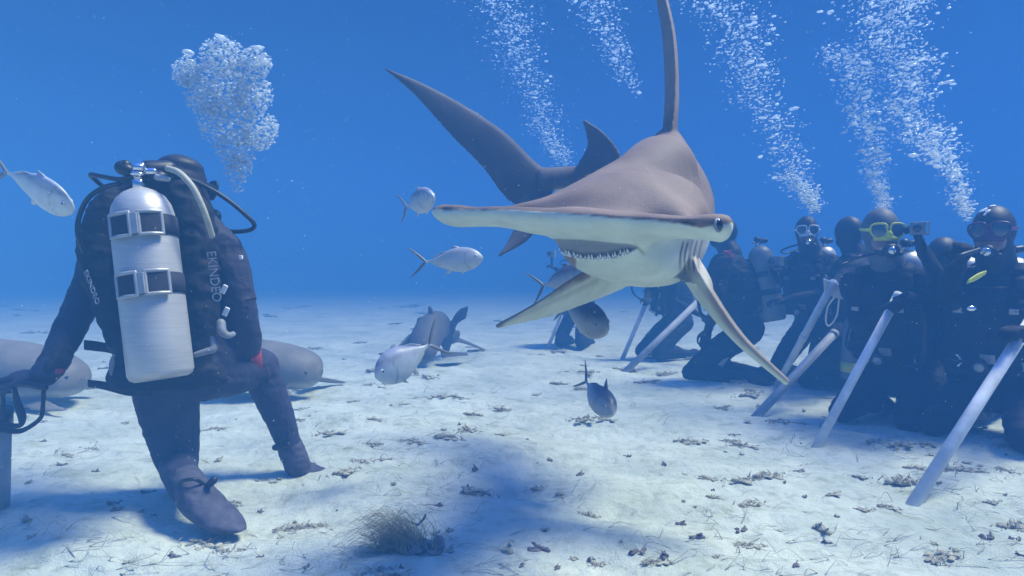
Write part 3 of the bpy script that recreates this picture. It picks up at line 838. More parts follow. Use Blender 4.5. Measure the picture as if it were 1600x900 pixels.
# ------------------------------------------------------------------ people
def hand(mb, wrist, d, pn, s=1.0, curl=1.0, side=1, spread=1.0):
    """gloved hand: palm, four unequal bent fingers and a thumb. d = towards the fingers, pn = out of the palm"""
    d = nrm(d); pn = nrm(pn - d * np.dot(pn, d)); lat = np.cross(d, pn) * side
    pc = wrist + d * .05 * s
    R = np.stack([lat, d, pn], 1)
    mb.ell(pc, (.043 * s, .058 * s, .020 * s), R, 14, 8)
    for k, (x, ln) in enumerate(((-.030, .068), (-.010, .080), (.010, .075), (.029, .058))):
        b = wrist + (lat * x * spread + d * .088) * s
        a1, a2, a3 = .35 * curl, 1.25 * curl, 2.1 * curl
        p1 = b + (d * math.cos(a1) + pn * math.sin(a1)) * ln * .46 * s
        p2 = p1 + (d * math.cos(a2) + pn * math.sin(a2)) * ln * .34 * s
        p3 = p2 + (d * math.cos(a3) + pn * math.sin(a3)) * ln * .26 * s
        mb.tube([wrist + (lat * x * .9 + d * .05) * s, b, p1, p2, p3], [.0105 * s, .0105 * s, .0095 * s, .009 * s, .0075 * s], n=8, steps=14)
    t0 = wrist + (d * .025 - lat * .026) * s
    t1 = t0 + (d * .030 - lat * .026 + pn * .012) * s
    t2 = t1 + (d * .028 - lat * .004 + pn * .020) * s
    t3 = t2 + (d * .018 + lat * .008 + pn * .014) * s
    mb.tube([t0, t1, t2, t3], [.015 * s, .0125 * s, .011 * s, .009 * s], n=8, steps=12)

def tank_part(parent, base, top, r, m, bands=True, valve=True):
    base = np.asarray(base, float); top = np.asarray(top, float)
    ax = nrm(top - base); L = np.linalg.norm(top - base)
    q = nrm(np.cross(ax, V(0, 1, .2))); w = np.cross(ax, q)
    rings = []
    prof = [(0.0, .80), (.012, .93), (.035, 1.0), (.2, 1.0), (.5, 1.0), (.80, 1.0), (.86, .975), (.91, .90), (.95, .76), (.98, .55), (1.0, .30)]
    for t, k in prof:
        rings.append([base + ax * L * t + r * k * (math.cos(a) * q + math.sin(a) * w) for a in np.linspace(0, 2 * math.pi, 40, endpoint=False)])
    b = MB(); b.rings(rings)
    t = obj("tank", b, m, parent)
    if valve:
        b = MB(); b.tube([top - ax * .01, top + ax * .045], .017, n=14, round_ends=False)
        b.tube([top + ax * .035 - q * .03, top + ax * .035 + q * .035], .013, n=12)
        obj("valve", b, M["chrome"], t)
        b = MB(); b.tube([top + ax * .035 - q * .032, top + ax * .035 - q * .062], .021, n=12)
        obj("valve_knob", b, M["rubber"], t)
    if bands:
        for f in (.38, .62):
            b = MB(); c = base + ax * L * f
            b.rings([[c + ax * h + (r + .004) * (math.cos(a) * q + math.sin(a) * w) for a in np.linspace(0, 2 * math.pi, 36, endpoint=False)] for h in (-.022, .022)])
            obj("cam_band", b, M["webbing"], t)
    return t

def kneeler(label, px, Y, face, look, hands, s=1.0, lean=0.1, suit="suit", hood="hood", mask="white_plastic", masked=True, hat=None,
            sit=0.0, voxel=.0095, tankm="tank", reg=True, tank=True, group="divers kneeling in a row at the right", extra=None, xoff=0.0, knees=None, headdy=0.0):
    bx = (px - 800) / F * Y
    z0 = float(gz(bx, Y)) - .012
    f = nrm(V(face[0], face[1], 0)); l = V(-f[1], f[0], 0)          # l = the diver's left
    O = V(bx, Y, z0)
    def T(x, y, z): return O + (l * -x + f * y) * s + V(0, 0, z * s)     # x = diver's right
    ln = lean
    hipz = .42 - sit
    pel = T(0, 0, hipz); wa = T(0, .04 + ln * .3, hipz + .19); ch = T(0, .05 + ln * .9, hipz + .42); nb = T(0, .04 + ln * 1.3, hipz + .58)
    hd = T(0, .08 + ln * 1.7, hipz + .755 + headdy)
    mb = MB()
    fl = lambda k: f * k * s
    tz = nrm(nb - pel); fx = nrm(np.cross(tz, -l)); 
    if np.dot(fx, f) < 0: fx = -fx
    mb.loft([(pel - V(0, 0, .10 * s), l * .12 * s, fx * .10 * s, 1, 2.2), (pel, l * .175 * s, fx * .135 * s, 1, 2.3), (wa, l * .155 * s, fx * .115 * s, 1, 2.3),
             (ch - (ch - wa) * .3, l * .18 * s, fx * .13 * s, 1, 2.3), (ch + (nb - ch) * .45, l * .19 * s, fx * .115 * s, 1, 2.2), (nb, l * .10 * s, fx * .075 * s, 1, 2), (nb * .6 + hd * .4, l * .062 * s, fx * .062 * s, 1, 2)], n=24, steps=30)
    mb.tube([nb, hd], [.064 * s, .062 * s], n=14, steps=6)
    lk = nrm(V(*look)); hx = nrm(np.cross(lk, V(0, 0, 1))); hz = np.cross(hx, lk)
    HR = np.stack([hx, lk, hz], 1)
    mb.ell(hd + V(0, 0, .012 * s), V(.081, .102, .108) * s, HR, 20, 14)
    mb.ell(hd + lk * .03 * s - V(0, 0, .06 * s), V(.058, .068, .055) * s, HR, 16, 10)
    kn = knees or ((.17, .36), (-.17, .38))
    for (kx, ky), sx in zip(kn, (1, -1)):
        hip = T(.095 * sx, 0, hipz - .02); knee = T(kx, ky, .085)
        mb.tube([hip, hip * .5 + knee * .5 + V(0, 0, .02 * s), knee], [.105 * s, .092 * s, .068 * s], n=14)
        ank = knee - f * .40 * s + V(0, 0, .0); ank[2] = z0 + .07 * s
        mb.tube([knee, knee * .6 + ank * .4 + V(0, 0, .015 * s), ank], [.066 * s, .064 * s, .046 * s], n=12)
        mb.loft([(ank, l * .042 * s, V(0, 0, .042 * s), 1, 2), (ank - f * .06 * s + V(0, 0, .01), l * .048 * s, V(0, 0, .05 * s), 1, 2), (ank - f * .15 * s - V(0, 0, .02), l * .05 * s, V(0, 0, .038 * s), 1, 2), (ank - f * .235 * s - V(0, 0, .045 * s), l * .04 * s, V(0, 0, .018 * s), 1, 2)], n=14, steps=12)
    for sx, hnd in zip((1, -1), hands):
        sh = T(.185 * sx, .05 + ln * 1.15, hipz + .50)
        tgt = np.asarray(hnd[0], float)
        d = tgt - sh; D = np.linalg.norm(d); mx = .56 * s
        if D > mx: tgt = sh + d / D * mx; d = tgt - sh; D = mx
        drop = math.sqrt(max((.29 * s) ** 2 - (D / 2) ** 2, 0.0004))
        out = nrm(V(0, 0, -1) * .9 + (-l * sx) * .45)
        out = nrm(out - nrm(d) * np.dot(out, nrm(d)))
        el = (sh + tgt) / 2 + out * drop
        mb.tube([ch + (nb - ch) * .4, sh, sh * .5 + el * .5, el, el * .5 + tgt * .5, tgt], [.085 * s, .070 * s, .056 * s, .046 * s, .041 * s, .029 * s], n=12)
        fd = nrm(tgt - el)
        hand(mb, tgt - fd * .02, fd + V(*(hnd[1] if len(hnd) > 1 else (0, 0, 0))), V(*(hnd[2] if len(hnd) > 2 else (-.3, -.2, -1))), s, .95, sx)
    me = wrinkle(remesh(mb, voxel, 3), .0045)
    root = thing("person", label, "person", (bx, Y, z0 + .012), group)
    obj("body", me, M[suit], root)
    # hood over the head, open at the face
    b = MB(); b.ell(hd + V(0, 0, .014 * s) - lk * .006, V(.088, .108, .115) * s, HR, 24, 16)
    b.tube([hd - V(0, 0, .05 * s), nb + V(0, 0, .01)], [.075 * s, .085 * s], n=18, steps=5)
    obj("hood", remesh(b, .008, 3), M[hood], root)
    if hat: hat(root, hd, HR, s)
    if masked:
        def H(x, y, z): return hd + (hx * x + lk * y + hz * z) * s
        b = MB(); b.ell(H(0, .052, -.035), V(.060, .060, .072) * s, HR, 20, 12)
        b.ell(H(0, .108, -.012), V(.013, .018, .022) * s, HR, 12, 8)
        b.ell(H(.038, .088, -.05), V(.02, .02, .02) * s, HR, 10, 6); b.ell(H(-.038, .088, -.05), V(.02, .02, .02) * s, HR, 10, 6)
        b.ell(H(0, .095, -.088), V(.022, .02, .016) * s, HR, 10, 6)
        fc = obj("face", remesh(b, .006, 3), M["skin"], root)
        for e in (-1, 1):
            b = MB(); b.ell(H(.030 * e, .107, .012), V(.011, .006, .007) * s, HR, 10, 6)
            obj("eye", b, M["eye"], fc)
        # mask: a frame of tube round two lenses, skirt and strap
        b = MB()
        for e in (-1, 1):
            pts = [(.008, -.004), (.012, .034), (.045, .040), (.076, .030), (.078, -.002), (.055, -.030), (.025, -.026), (.008, -.004)]
            b.tube([H(x * e, .126 - abs(x) * .28, z + .006) for x, z in pts], .0050 * s, n=8, steps=30)
        b.tube([H(-.078, .10, .012), H(-.088, .05, .014), H(-.090, 0, .016), H(-.07, -.07, .018), H(0, -.115, .02), H(.07, -.07, .018), H(.090, 0, .016), H(.088, .05, .014), H(.078, .10, .012)], .008 * s, n=8, steps=36)
        b.tube([H(-.05, .098, -.03), H(0, .132, -.028), H(.05, .098, -.03)], .013 * s, n=8, steps=10)
        b.ell(H(0, .128, -.010), V(.017, .016, .022) * s, HR, 12, 8)
        mk = obj("mask", b, M[mask], root)
        b = MB()
        for e in (-1, 1):
            b.ell(H(.043 * e, .114, .010), V(.035, .006, .034) * s, np.stack([nrm(hx - lk * .28 * e), nrm(lk + hx * .28 * e), hz], 1), 18, 8)
        obj("lens", b, M["lens"], mk)
        if reg:
            b = MB(); R2 = HR
            b.tube([H(0, .105, -.085), H(0, .150, -.090)], .018 * s, n=12)
            b.ell(H(0, .165, -.090), V(.040, .026, .036) * s, R2, 16, 10)
            b.ell(H(-.04, .155, -.105), V(.02, .014, .012) * s, R2, 10, 6); b.ell(H(.04, .155, -.105), V(.02, .014, .012) * s, R2, 10, 6)
            rg = obj("regulator", b, M["rubber"], root)
            b = MB(); b.ell(H(0, .186, -.088), V(.022, .007, .020) * s, R2, 14, 6)
            obj("purge_cover", b, M["chrome"], rg)
            b = MB(); b.tube([H(.04, .155, -.095), H(.13, .14, -.12), H(.19, .03, -.15), H(.15, -.10, -.17), H(.04, -.18, -.13)], .0068 * s, n=8, steps=30)
            obj("hose", b, M["rubber"], root)
            b = MB(); b.tube([H(-.02, -.18, -.15), H(-.14, -.10, -.17), H(-.20, .04, -.26), H(-.15, .12, -.40)], .0065 * s, n=8, steps=24)
            obj("hose", b, M["rubber"], root)
    # buoyancy vest
    b = MB()
    bk = -fx
    b.loft([(wa - tz * .08 * s, l * .21 * s, fx * .17 * s, 1.15, 2.3), (wa + tz * .05 * s, l * .225 * s, fx * .18 * s, 1.2, 2.3), (ch, l * .225 * s, fx * .165 * s, 1.25, 2.3), (ch + tz * .10 * s, l * .175 * s, fx * .13 * s, 1.3, 2)], n=28, steps=16)
    b.ell(wa + l * .16 * s + fx * .10 * s, V(.07, .06, .09) * s, n=14, m=10); b.ell(wa - l * .16 * s + fx * .10 * s, V(.07, .06, .09) * s, n=14, m=10)
    b.tube([ch - l * .12 * s + fx * .16 * s, nb - l * .11 * s + fx * .05 * s, ch - l * .11 * s - fx * .15 * s], .033 * s, n=10)
    b.tube([ch + l * .12 * s + fx * .16 * s, nb + l * .11 * s + fx * .05 * s, ch + l * .11 * s - fx * .15 * s], .033 * s, n=10)
    vest = obj("vest", wrinkle(remesh(b, .011, 2), .008, 14), M["bcd"], root)
    for c, hs in ((ch + l * .11 * s + fx * .185 * s, V(.018, .008, .012)), (ch - l * .11 * s + fx * .185 * s, V(.018, .008, .012)), (wa + fx * .175 * s, V(.03, .01, .022))):
        b = MB(); b.box(c, hs * s, np.stack([l, fx, tz], 1))
        obj("buckle", b, M["steel"], vest, smooth=False, bevel=.002)
    # gauge console clipped to the chest
    b = MB(); b.tube([ch - fx * .1 * s - l * .2 * s, wa - l * .24 * s + fx * .1 * s, wa - l * .12 * s + fx * .22 * s, wa + fx * .22 * s - l * .03 * s - tz * .02], .006 * s, n=8)
    g = obj("gauge_hose", b, M["rubber"], root)
    b = MB(); b.ell(wa + fx * .225 * s - l * .02 * s - tz * .03, V(.034, .016, .044) * s, np.stack([l, fx, tz], 1), 16, 8)
    obj("gauge", b, M["rubber"], g)
    b = MB(); b.ell(wa + fx * .238 * s - l * .02 * s - tz * .03, V(.022, .008, .022) * s, np.stack([l, fx, tz], 1), 16, 8)
    obj("dial", b, M["steel"], g)
    rr_ = random.Random(label)
    for q_ in range(4):        # rings, clips and tags hanging from the vest
        c = ch * rr_.random() + wa * 0; u_ = rr_.uniform(-.1, 1.0); side_ = rr_.choice((-1, 1))
        c = wa * (1 - u_) + ch * u_ + l * side_ * rr_.uniform(.09, .15) * s + fx * rr_.uniform(.185, .205) * s
        b = MB(); b.tube([c, c + V(rr_.uniform(-.02, .02), -.008, -.03), c + V(rr_.uniform(-.03, .03), -.004, -.055)], rr_.uniform(.004, .008) * s, n=8, steps=8)
        obj("clip", b, M[rr_.choice(("steel", "rubber", "chrome", "greyplastic"))], vest)
    c = wa - l * .17 * s + fx * .16 * s
    b = MB(); b.tube([ch + l * .14 * s + fx * .12 * s, ch + l * .22 * s + fx * .20 * s, wa + l * .20 * s + fx * .24 * s, wa + l * .10 * s + fx * .2 * s - tz * .06 * s], .013 * s, n=10, steps=22)
    obj("inflator_hose", b, M["rubber"], vest)
    if tank:
        c0 = wa - fx * .235 * s - tz * .16 * s; c1 = c0 + tz * .58 * s
        tk = tank_part(root, c0, c1, .092 * s, M[tankm])
        b = MB(); b.ell(c1 + tz * .05, (.028, .028, .028), n=12, m=8); obj("first_stage", b, M["rubber"], root)
    if extra: extra(root, T, dict(ch=ch, wa=wa, hd=hd, l=l, f=f, fx=fx, tz=tz, s=s, HR=HR, lk=lk, hx=hx, hz=hz))
    return root, T

M["white_plastic"] = M["white"]; M["yellow_plastic"] = M["yellow"]
M["purple_frame"] = mat("dark_mask_frame", (0.10, 0.03, 0.07), rough=0.3, noise=0.1, nscale=30)

# ---- poles of white plastic pipe pushed into the sand
def pole(label, p0, p1, r, m="pvc", tee=False, cap=False):
    p0 = np.asarray(p0, float); p1 = np.asarray(p1, float)
    ax = nrm(p1 - p0)
    root = thing("plastic_pipe", label, "pole", p0, "plastic pipes planted in the sand in front of the divers")
    b = MB(); b.tube([p0 - ax * .05, p1], r, n=22, round_ends=False)
    obj("pipe", b, M[m], root)
    b = MB(); b.tube([p0 + ax * (np.linalg.norm(p1 - p0) * .52 - .03), p0 + ax * (np.linalg.norm(p1 - p0) * .52 + .03)], r * 1.13, n=22, round_ends=False) if tee else b.tube([p1 - ax * .03, p1 + ax * .004], r * 1.10, n=22, round_ends=False)
    obj("collar", b, M[m], root)
    if tee:
        q = nrm(np.cross(ax, V(0, 1, 0))); q = q if q[0] > 0 else -q
        b = MB()
        vs = [p1 - q * .075 + ax * .02, p1 + q * .17 - ax * .06, p1 + q * .13 - ax * .15, p1 - ax * .12 + q * .012, p1 - ax * .10 - q * .022]
        n0 = nrm(np.cross(q, ax)) * .008
        o = len(b.v); b.v += [tuple(v + n0) for v in vs] + [tuple(v - n0) for v in vs]
        b.f += [(0, 1, 2, 3, 4), (9, 8, 7, 6, 5)] + [(i, i + 5, (i + 1) % 5 + 5, (i + 1) % 5) for i in range(5)]
        obj("handle_plate", b, M["pvc"], root, smooth=False, bevel=.004)
        b = MB(); b.tube([p1 - ax * .12 + q * .06, p1 - ax * .22 + q * .05, p1 - ax * .36 + q * .09, p1 - ax * .40 + q * .13, p1 - ax * .3 + q * .14, p1 - ax * .14 + q * .09], .006, n=8)
        obj("cord", b, M["white"], root)
    return root

pole("thick white pipe leaning right, nearest the camera beside the last diver", P(1430, 783, 2.45), P(1640, 455, 2.95), .0245)
pole("white pipe leaning in front of the yellow-masked diver", P(1276, 698, 3.22), P(1404, 460, 3.50), .0225)
pole("dull dirty pipe crossing low behind the tip of the shark's fin", P(1180, 653, 3.90), P(1304, 520, 4.30), .027, "pvcd")
pole("white pipe topped by a pale triangular handle plate", P(1212, 606, 4.85), P(1303, 440, 4.1), .024, tee=True)
pole("pipe gripped upright by the white-masked diver", P(1108, 600, 5.15), P(1212, 425, 5.05), .027, "pvc")
pole("pipe slanting across the thighs of the diver with the thin hose loop", P(975, 583, 5.75), P(1092, 470, 6.3), .030, "pvcd")
pole("thin faint pipe standing left of the diver with the hose loop", P(972, 562, 6.75), P(1012, 468, 6.75), .022, "pvc")
pole("faintest pipe, before the farthest diver", P(856, 543, 7.85), P(884, 478, 7.8), .022, "pvc")

# ---- the divers along the right, far to near
kneeler("farthest diver kneeling alone in the blue haze behind the dark fish", 903, 8.1, (-.35, -.94), (-.5, -.85, 0),
        [(P(880, 480, 7.75),), (P(868, 420, 7.7),)], s=1.02, lean=.02, masked=True, mask="white_plastic", voxel=.016, knees=((.13, .36), (-.13, .38)))

kneeler("diver kneeling half under the shark's belly beside a thin hose loop", 1060, 6.9, (-.92, -.38), (-.8, -.5, -.1),
        [(P(1010, 470, 6.5),), (P(1090, 490, 6.4),)], s=1.0, lean=.12, voxel=.014, mask="white_plastic",
        extra=lambda root, T, k: obj("hose", MB().tube([P(1015, 400, 6.8), P(992, 428, 6.7), P(988, 455, 6.7), P(1005, 470, 6.7), P(1018, 474, 6.7)], .010, n=8, steps=24), M["rubber"], root))

def red_clip(root, T, k):
    b = MB(); c = P(1138, 396, 5.02)
    b.tube([c + V(-.03, 0, .01), c, c + V(.02, -.01, -.03)], .017, n=8); b.tube([c + V(.012, 0, .02), c + V(.035, 0, -.03)], .013, n=8)
    obj("strap_end", b, M["red"], root)["label"] = "bright red strap end"
kneeler("diver seen from behind with a big grey tank at the shark's gills", 1166, 5.15, (-.80, .55), (-.8, .3, 0),
        [(P(1120, 470, 5.3),), (P(1105, 520, 5.1),)], s=1.04, lean=.06, masked=False, tankm="tankg", extra=red_clip, sit=.0)

kneeler("diver in a pale-framed mask leaning out over an upright pipe", 1278, 5.25, (-.80, -.60), (-.35, -.93, -.03),
        [(P(1213, 430, 4.93), (0, 0, .3)), (P(1222, 470, 4.95), (0, 0, .2))], s=1.0, lean=.06, mask="white_plastic", sit=-.06)

kneeler("hooded diver without a visible mask between the pale and yellow masks", 1352, 4.75, (-.6, .35), (-.35, .9, 0),
        [(P(1290, 480, 4.6),), (P(1345, 500, 4.5),)], s=1.0, lean=.02, masked=False, sit=.0)

def torch(root, T, k): pass

def small_bottle(root, T, k):
    a = P(1330, 592, 4.6); b_ = P(1336, 494, 4.6)
    t = tank_part(root, a, b_, .075, M["tankg"], bands=False, valve=True)
    ax = nrm(b_ - a); q = nrm(np.cross(ax, V(0, 1, .2))); w = np.cross(ax, q)
    b = MB(); b.rings([[a + ax * h + .0765 * (math.cos(x) * q + math.sin(x) * w) for x in np.linspace(0, 2 * math.pi, 28, endpoint=False)] for h in (.05, .12)])
    obj("band", b, M["yellow"], t)["label"] = "yellow band"
kneeler("broad diver in a bright yellow mask and grey hood, leaning out between two pipes", 1416, 3.85, (-.80, -.60), (-.22, -1, -.08),
        [(P(1405, 475, 3.42), (0, 0, .2)), (P(1440, 388, 3.40), (0, 0, .5))], s=1.09, lean=.14, hood="greyhood", mask="yellow_plastic", sit=.135, extra=small_bottle)

def patches(root, hd, HR, s):
    b = MB()
    for x, y, z, r in ((.03, .055, .098, .019), (.012, .072, .086, .015), (.0, .03, .118, .016), (.045, .045, .092, .013), (.022, .082, .072, .010)):
        c = hd + V(0, 0, .014 * s) - HR[:, 1] * .006 + HR @ (nrm(V(x / .088, y / .108, z / .115)) * V(.0885, .1085, .1155) * s)
        n_ = nrm(HR @ (V(x / .088 ** 2, y / .108 ** 2, z / .115 ** 2)))
        u = nrm(np.cross(n_, V(0, 1, 0))); w = np.cross(n_, u)
        b.ell(c, (r, r * .8, .003), np.stack([u, w, n_], 1), 10, 5)
    obj("hood_print", b, M["white"], root)["label"] = "white splash print on the hood"
def yellow_tab(root, T, k):
    c0 = P(1512, 440, 2.78); c1 = P(1540, 426, 2.82)
    b = MB(); b.loft([(c0, V(0, .004, 0), V(.004, 0, .010), 1, 2.5), ((c0 + c1) / 2, V(0, .004, 0), V(.005, 0, .016), 1, 2.5), (c1, V(0, .004, 0), V(.003, 0, .010), 1, 2.5)], n=12, steps=10)
    obj("strap_tab", b, M["yellow"], root)["label"] = "bright yellow strap tab"
    b = MB(); b.ell(P(1518, 482, 2.72), (.020, .010, .012), n=14, m=8); obj("torch", b, M["chrome"], root)
    b = MB(); b.tube([P(1488, 412, 2.86), P(1500, 400, 2.8), P(1530, 390, 2.85)], .010, n=10); obj("hose", b, M["rubber"], root)
kneeler("dark diver crouched low between the yellow mask and the white-splashed hood", 1512, 4.15, (-.78, -.62), (-.6, -.5, -.5),
        [(P(1470, 450, 3.95),), (P(1490, 520, 3.8),)], s=1.04, lean=.20, masked=False, sit=.13, headdy=-.10)

kneeler("nearest diver at the right edge with white splashes on the hood", 1568, 3.42, (-.78, -.62), (-.72, -.70, -.05),
        [(P(1503, 398, 2.9), (0, 0, .4)), (P(1592, 522, 2.82), (0, 0, .3))], s=1.09, lean=.05, mask="purple_frame", hat=patches, extra=yellow_tab, sit=.185, voxel=.009)

# ---- hand-held cameras
def camera_thing(label, c, ax, s=1.0):
    ax = nrm(ax); sx = nrm(np.cross(ax, V(0, 0, 1))); sz = np.cross(sx, ax); R = np.stack([sx, ax, sz], 1)
    root = thing("action_camera", label, "camera", c - V(0, 0, .04 * s), "compact cameras held up by the divers")
    b = MB(); b.box(c, V(.042, .022, .032) * s, R); obj("housing", b, M["greyplastic"], root, smooth=False, bevel=.006)
    b = MB(); b.tube([c + ax * .022 * s + sx * .012 * s, c + ax * .040 * s + sx * .012 * s], .019 * s, n=18, round_ends=False); obj("lens", b, M["eye"], root)
    b = MB(); b.tube([c - sz * .032 * s, c - sz * .13 * s], .012 * s, n=12); obj("grip", b, M["rubber"], root)
    b = MB(); b.box(c + ax * .024 * s - sx * .03 * s, V(.006, .004, .026) * s, R); obj("trim", b, M["chrome"], root, smooth=False, bevel=.001)
camera_thing("square grey camera held up right of the yellow mask", P(1437, 357, 3.36), (-.5, -.85, 0), 1.05)
camera_thing("small camera on a grip held over the white-masked diver's pipe", P(1213, 408, 4.95), (-.9, -.4, 0), 1.2)
camera_thing("faint small camera held up at the shark's jaw by the farthest diver", P(862, 397, 7.7), (-.6, -.8, 0), 1.25)

# ------------------------------------------------------------------ the feeder, seen from behind
def feeder():
    mb = MB()
    sx = V(1, 0, 0)
    # torso, leaning a little to the right going down
    def st(px, py, Y, wpx, dep, ex=2.3):
        return (P(px, py, Y), V(wpx / F * Y, 0, 0), V(0, dep, 0), 1, ex)
    mb.loft([st(295, 612, 2.46, 40, .09), st(285, 585, 2.44, 78, .135), st(285, 545, 2.44, 84, .14), st(278, 490, 2.44, 76, .125), st(268, 430, 2.45, 84, .13),
             st(262, 375, 2.46, 92, .125), st(264, 340, 2.48, 76, .10), st(274, 318, 2.51, 34, .075), st(281, 300, 2.54, 27, .065)], n=28, steps=44)
    hd = P(279, 291, 2.57)
    lk = nrm(V(.42, .88, -.12)); hx = nrm(np.cross(lk, V(0, 0, 1))); hz = np.cross(hx, lk); HR = np.stack([hx, lk, hz], 1)
    mb.ell(hd, (.085, .105, .112), HR, 22, 14)
    mb.ell(hd + lk * .04 - hz * .06, (.06, .07, .055), HR, 14, 10)
    # left arm reaching out to the handle
    mb.tube([P(215, 372, 2.46), P(168, 385, 2.46), P(145, 440, 2.42), P(120, 492, 2.36), P(96, 540, 2.28), P(74, 582, 2.2)],
            [.09, .082, .066, .058, .050, .036], n=16)
    mb.tube([P(84, 566, 2.23), P(70, 584, 2.19)], [.046, .046], n=16)
    # right arm down to the raised knee
    mb.tube([P(310, 372, 2.46), P(344, 388, 2.44), P(362, 430, 2.43), P(375, 490, 2.45), P(385, 530, 2.52), P(386, 562, 2.6)],
            [.085, .078, .073, .066, .058, .042], n=16)
    # left leg: thigh down, knee in the sand, shin back to the camera
    mb.tube([P(258, 585, 2.42), P(264, 640, 2.46), P(274, 700, 2.50), P(280, 735, 2.50)], [.118, .110, .088, .070], n=18)
    mb.tube([P(279, 728, 2.50), P(280, 734, 2.42), P(285, 748, 2.28), P(292, 766, 2.18)], [.070, .066, .060, .052], n=16)
    # right leg: thigh forward, knee up, shin down
    mb.tube([P(318, 580, 2.44), P(362, 580, 2.55), P(402, 574, 2.70)], [.115, .098, .078], n=18)
    mb.tube([P(405, 572, 2.72), P(420, 612, 2.74), P(438, 655, 2.76), P(458, 712, 2.78)], [.080, .072, .062, .044], n=16)
    hand(mb, P(70, 588, 2.19), V(-1, -.02, .02), V(0, .1, -1), 1.1, 1.0, -1)
    hand(mb, P(387, 560, 2.60), V(.05, .6, -.6), V(.1, -.4, -.8), 1.05, .6, 1)
    me = wrinkle(remesh(mb, .0070, 3), .0028, 15)
    root = thing("person", "shark feeder kneeling with his back to the camera, silver tank between his shoulders", "person", (P(285, 700, 2.45)[0], 2.45, 0))
    obj("body", me, M["suit2"], root)
    # arm seams and cuffs
    b = MB(); c = P(388, 470, 2.44)
    b.rings([[P(372, 470, 2.44) + V(.0685 * math.cos(a), .0685 * math.sin(a), h + .012 * math.cos(a)) for a in np.linspace(0, 2 * math.pi, 30, endpoint=False)] for h in (-.002, .002)])
    obj("sleeve_seam", b, M["rubber"], root)
    b = MB(); b.tube([P(92, 552, 2.25), P(84, 566, 2.23), P(77, 577, 2.21)], [.046, .050, .046], n=18)
    b.tube([P(86, 562, 2.2), P(76, 575, 2.17)], [.02, .02], n=8)
    obj("glove_cuff", wrinkle(remesh(b, .006, 2), .003, 30), M["glove"], root)
    b = MB(); b.box(P(93, 580, 2.155), (.014, .004, .008)); obj("cuff_tab", b, M["red"], root, smooth=False, bevel=.002)
    # hood
    b = MB(); b.ell(hd + V(0, 0, .006), (.094, .114, .122), HR, 26, 16)
    b.tube([hd - V(0, 0, .05), P(280, 322, 2.53)], [.082, .095], n=18, steps=5)
    b.ell(hd + V(.01, 0, .075), (.082, .090, .045), HR, 18, 10)
    obj("hood", remesh(b, .008, 3), M["hood"], root)
    # face and mask turned away, seen only from other sides
    H = lambda x, y, z: hd + hx * x + lk * y + hz * z
    b = MB(); b.ell(H(0, .056, -.035), (.06, .062, .072), HR, 18, 12); b.ell(H(0, .118, -.012), (.013, .018, .022), HR, 10, 8); b.ell(H(0, .10, -.085), (.022, .02, .016), HR, 10, 6)
    obj("face", remesh(b, .006, 3), M["skin"], root)
    b = MB()
    for e in (-1, 1):
        b.tube([H(x * e, .136 - abs(x) * .28, z + .006) for x, z in [(.008, -.004), (.012, .034), (.045, .040), (.076, .030), (.078, -.002), (.055, -.030), (.025, -.026), (.008, -.004)]], .0065, n=8, steps=26)
    b.tube([H(-.08, .11, .012), H(-.097, .04, .015), H(-.085, -.06, .02), H(0, -.123, .025), H(.085, -.06, .02), H(.097, .04, .015), H(.08, .11, .012)], .009, n=8, steps=36)
    mk = obj("mask", b, M["rubber"], root)
    b = MB()
    for e in (-1, 1): b.ell(H(.043 * e, .124, .010), (.035, .006, .034), np.stack([nrm(hx - lk * .28 * e), nrm(lk + hx * .28 * e), hz], 1), 16, 8)
    obj("lens", b, M["lens"], mk)
    b = MB(); b.tube([H(0, .11, -.085), H(0, .16, -.09)], .018, n=10); b.ell(H(0, .175, -.09), (.04, .026, .036), HR, 14, 10)
    obj("regulator", b, M["rubber"], root)
    # buoyancy jacket: wide lobes either side of the tank
    b = MB()
    Yb = 2.325
    def lobe(pts): b.tube([P(x, y, Y_) for x, y, Y_, r in pts], [r for *_, r in pts], n=18)
    lobe([(178, 318, 2.34, .060), (162, 350, 2.33, .070), (158, 400, 2.33, .076), (168, 450, 2.33, .070), (188, 505, 2.33, .062), (205, 555, 2.33, .060)])
    lobe([(285, 300, 2.36, .070), (300, 340, 2.34, .076), (306, 400, 2.33, .080), (308, 460, 2.33, .082), (305, 520, 2.33, .080), (298, 570, 2.34, .070)])
    b.loft([st(240, 600, 2.35, 52, .05), st(247, 560, 2.35, 72, .07), st(245, 500, 2.35, 86, .08), st(240, 420, 2.36, 98, .085), st(236, 350, 2.38, 88, .085), st(238, 306, 2.40, 68, .07), st(242, 285, 2.42, 48, .045)], n=26, steps=30)
    b.tube([P(175, 335, 2.36), P(215, 296, 2.38), P(262, 284, 2.38), P(300, 310, 2.38)], .058, n=14)
    b.loft([st(262, 604, 2.38, 84, .10), st(264, 588, 2.38, 92, .125), st(266, 570, 2.38, 88, .12)], n=24, steps=10)
    b.tube([P(212, 285, 2.36), P(232, 268, 2.36), P(262, 262, 2.38), P(280, 275, 2.4)], [.024, .027, .027, .024], n=12)
    vest = obj("vest", wrinkle(remesh(b, .0085, 3), .008, 12), M["bcd"], root)
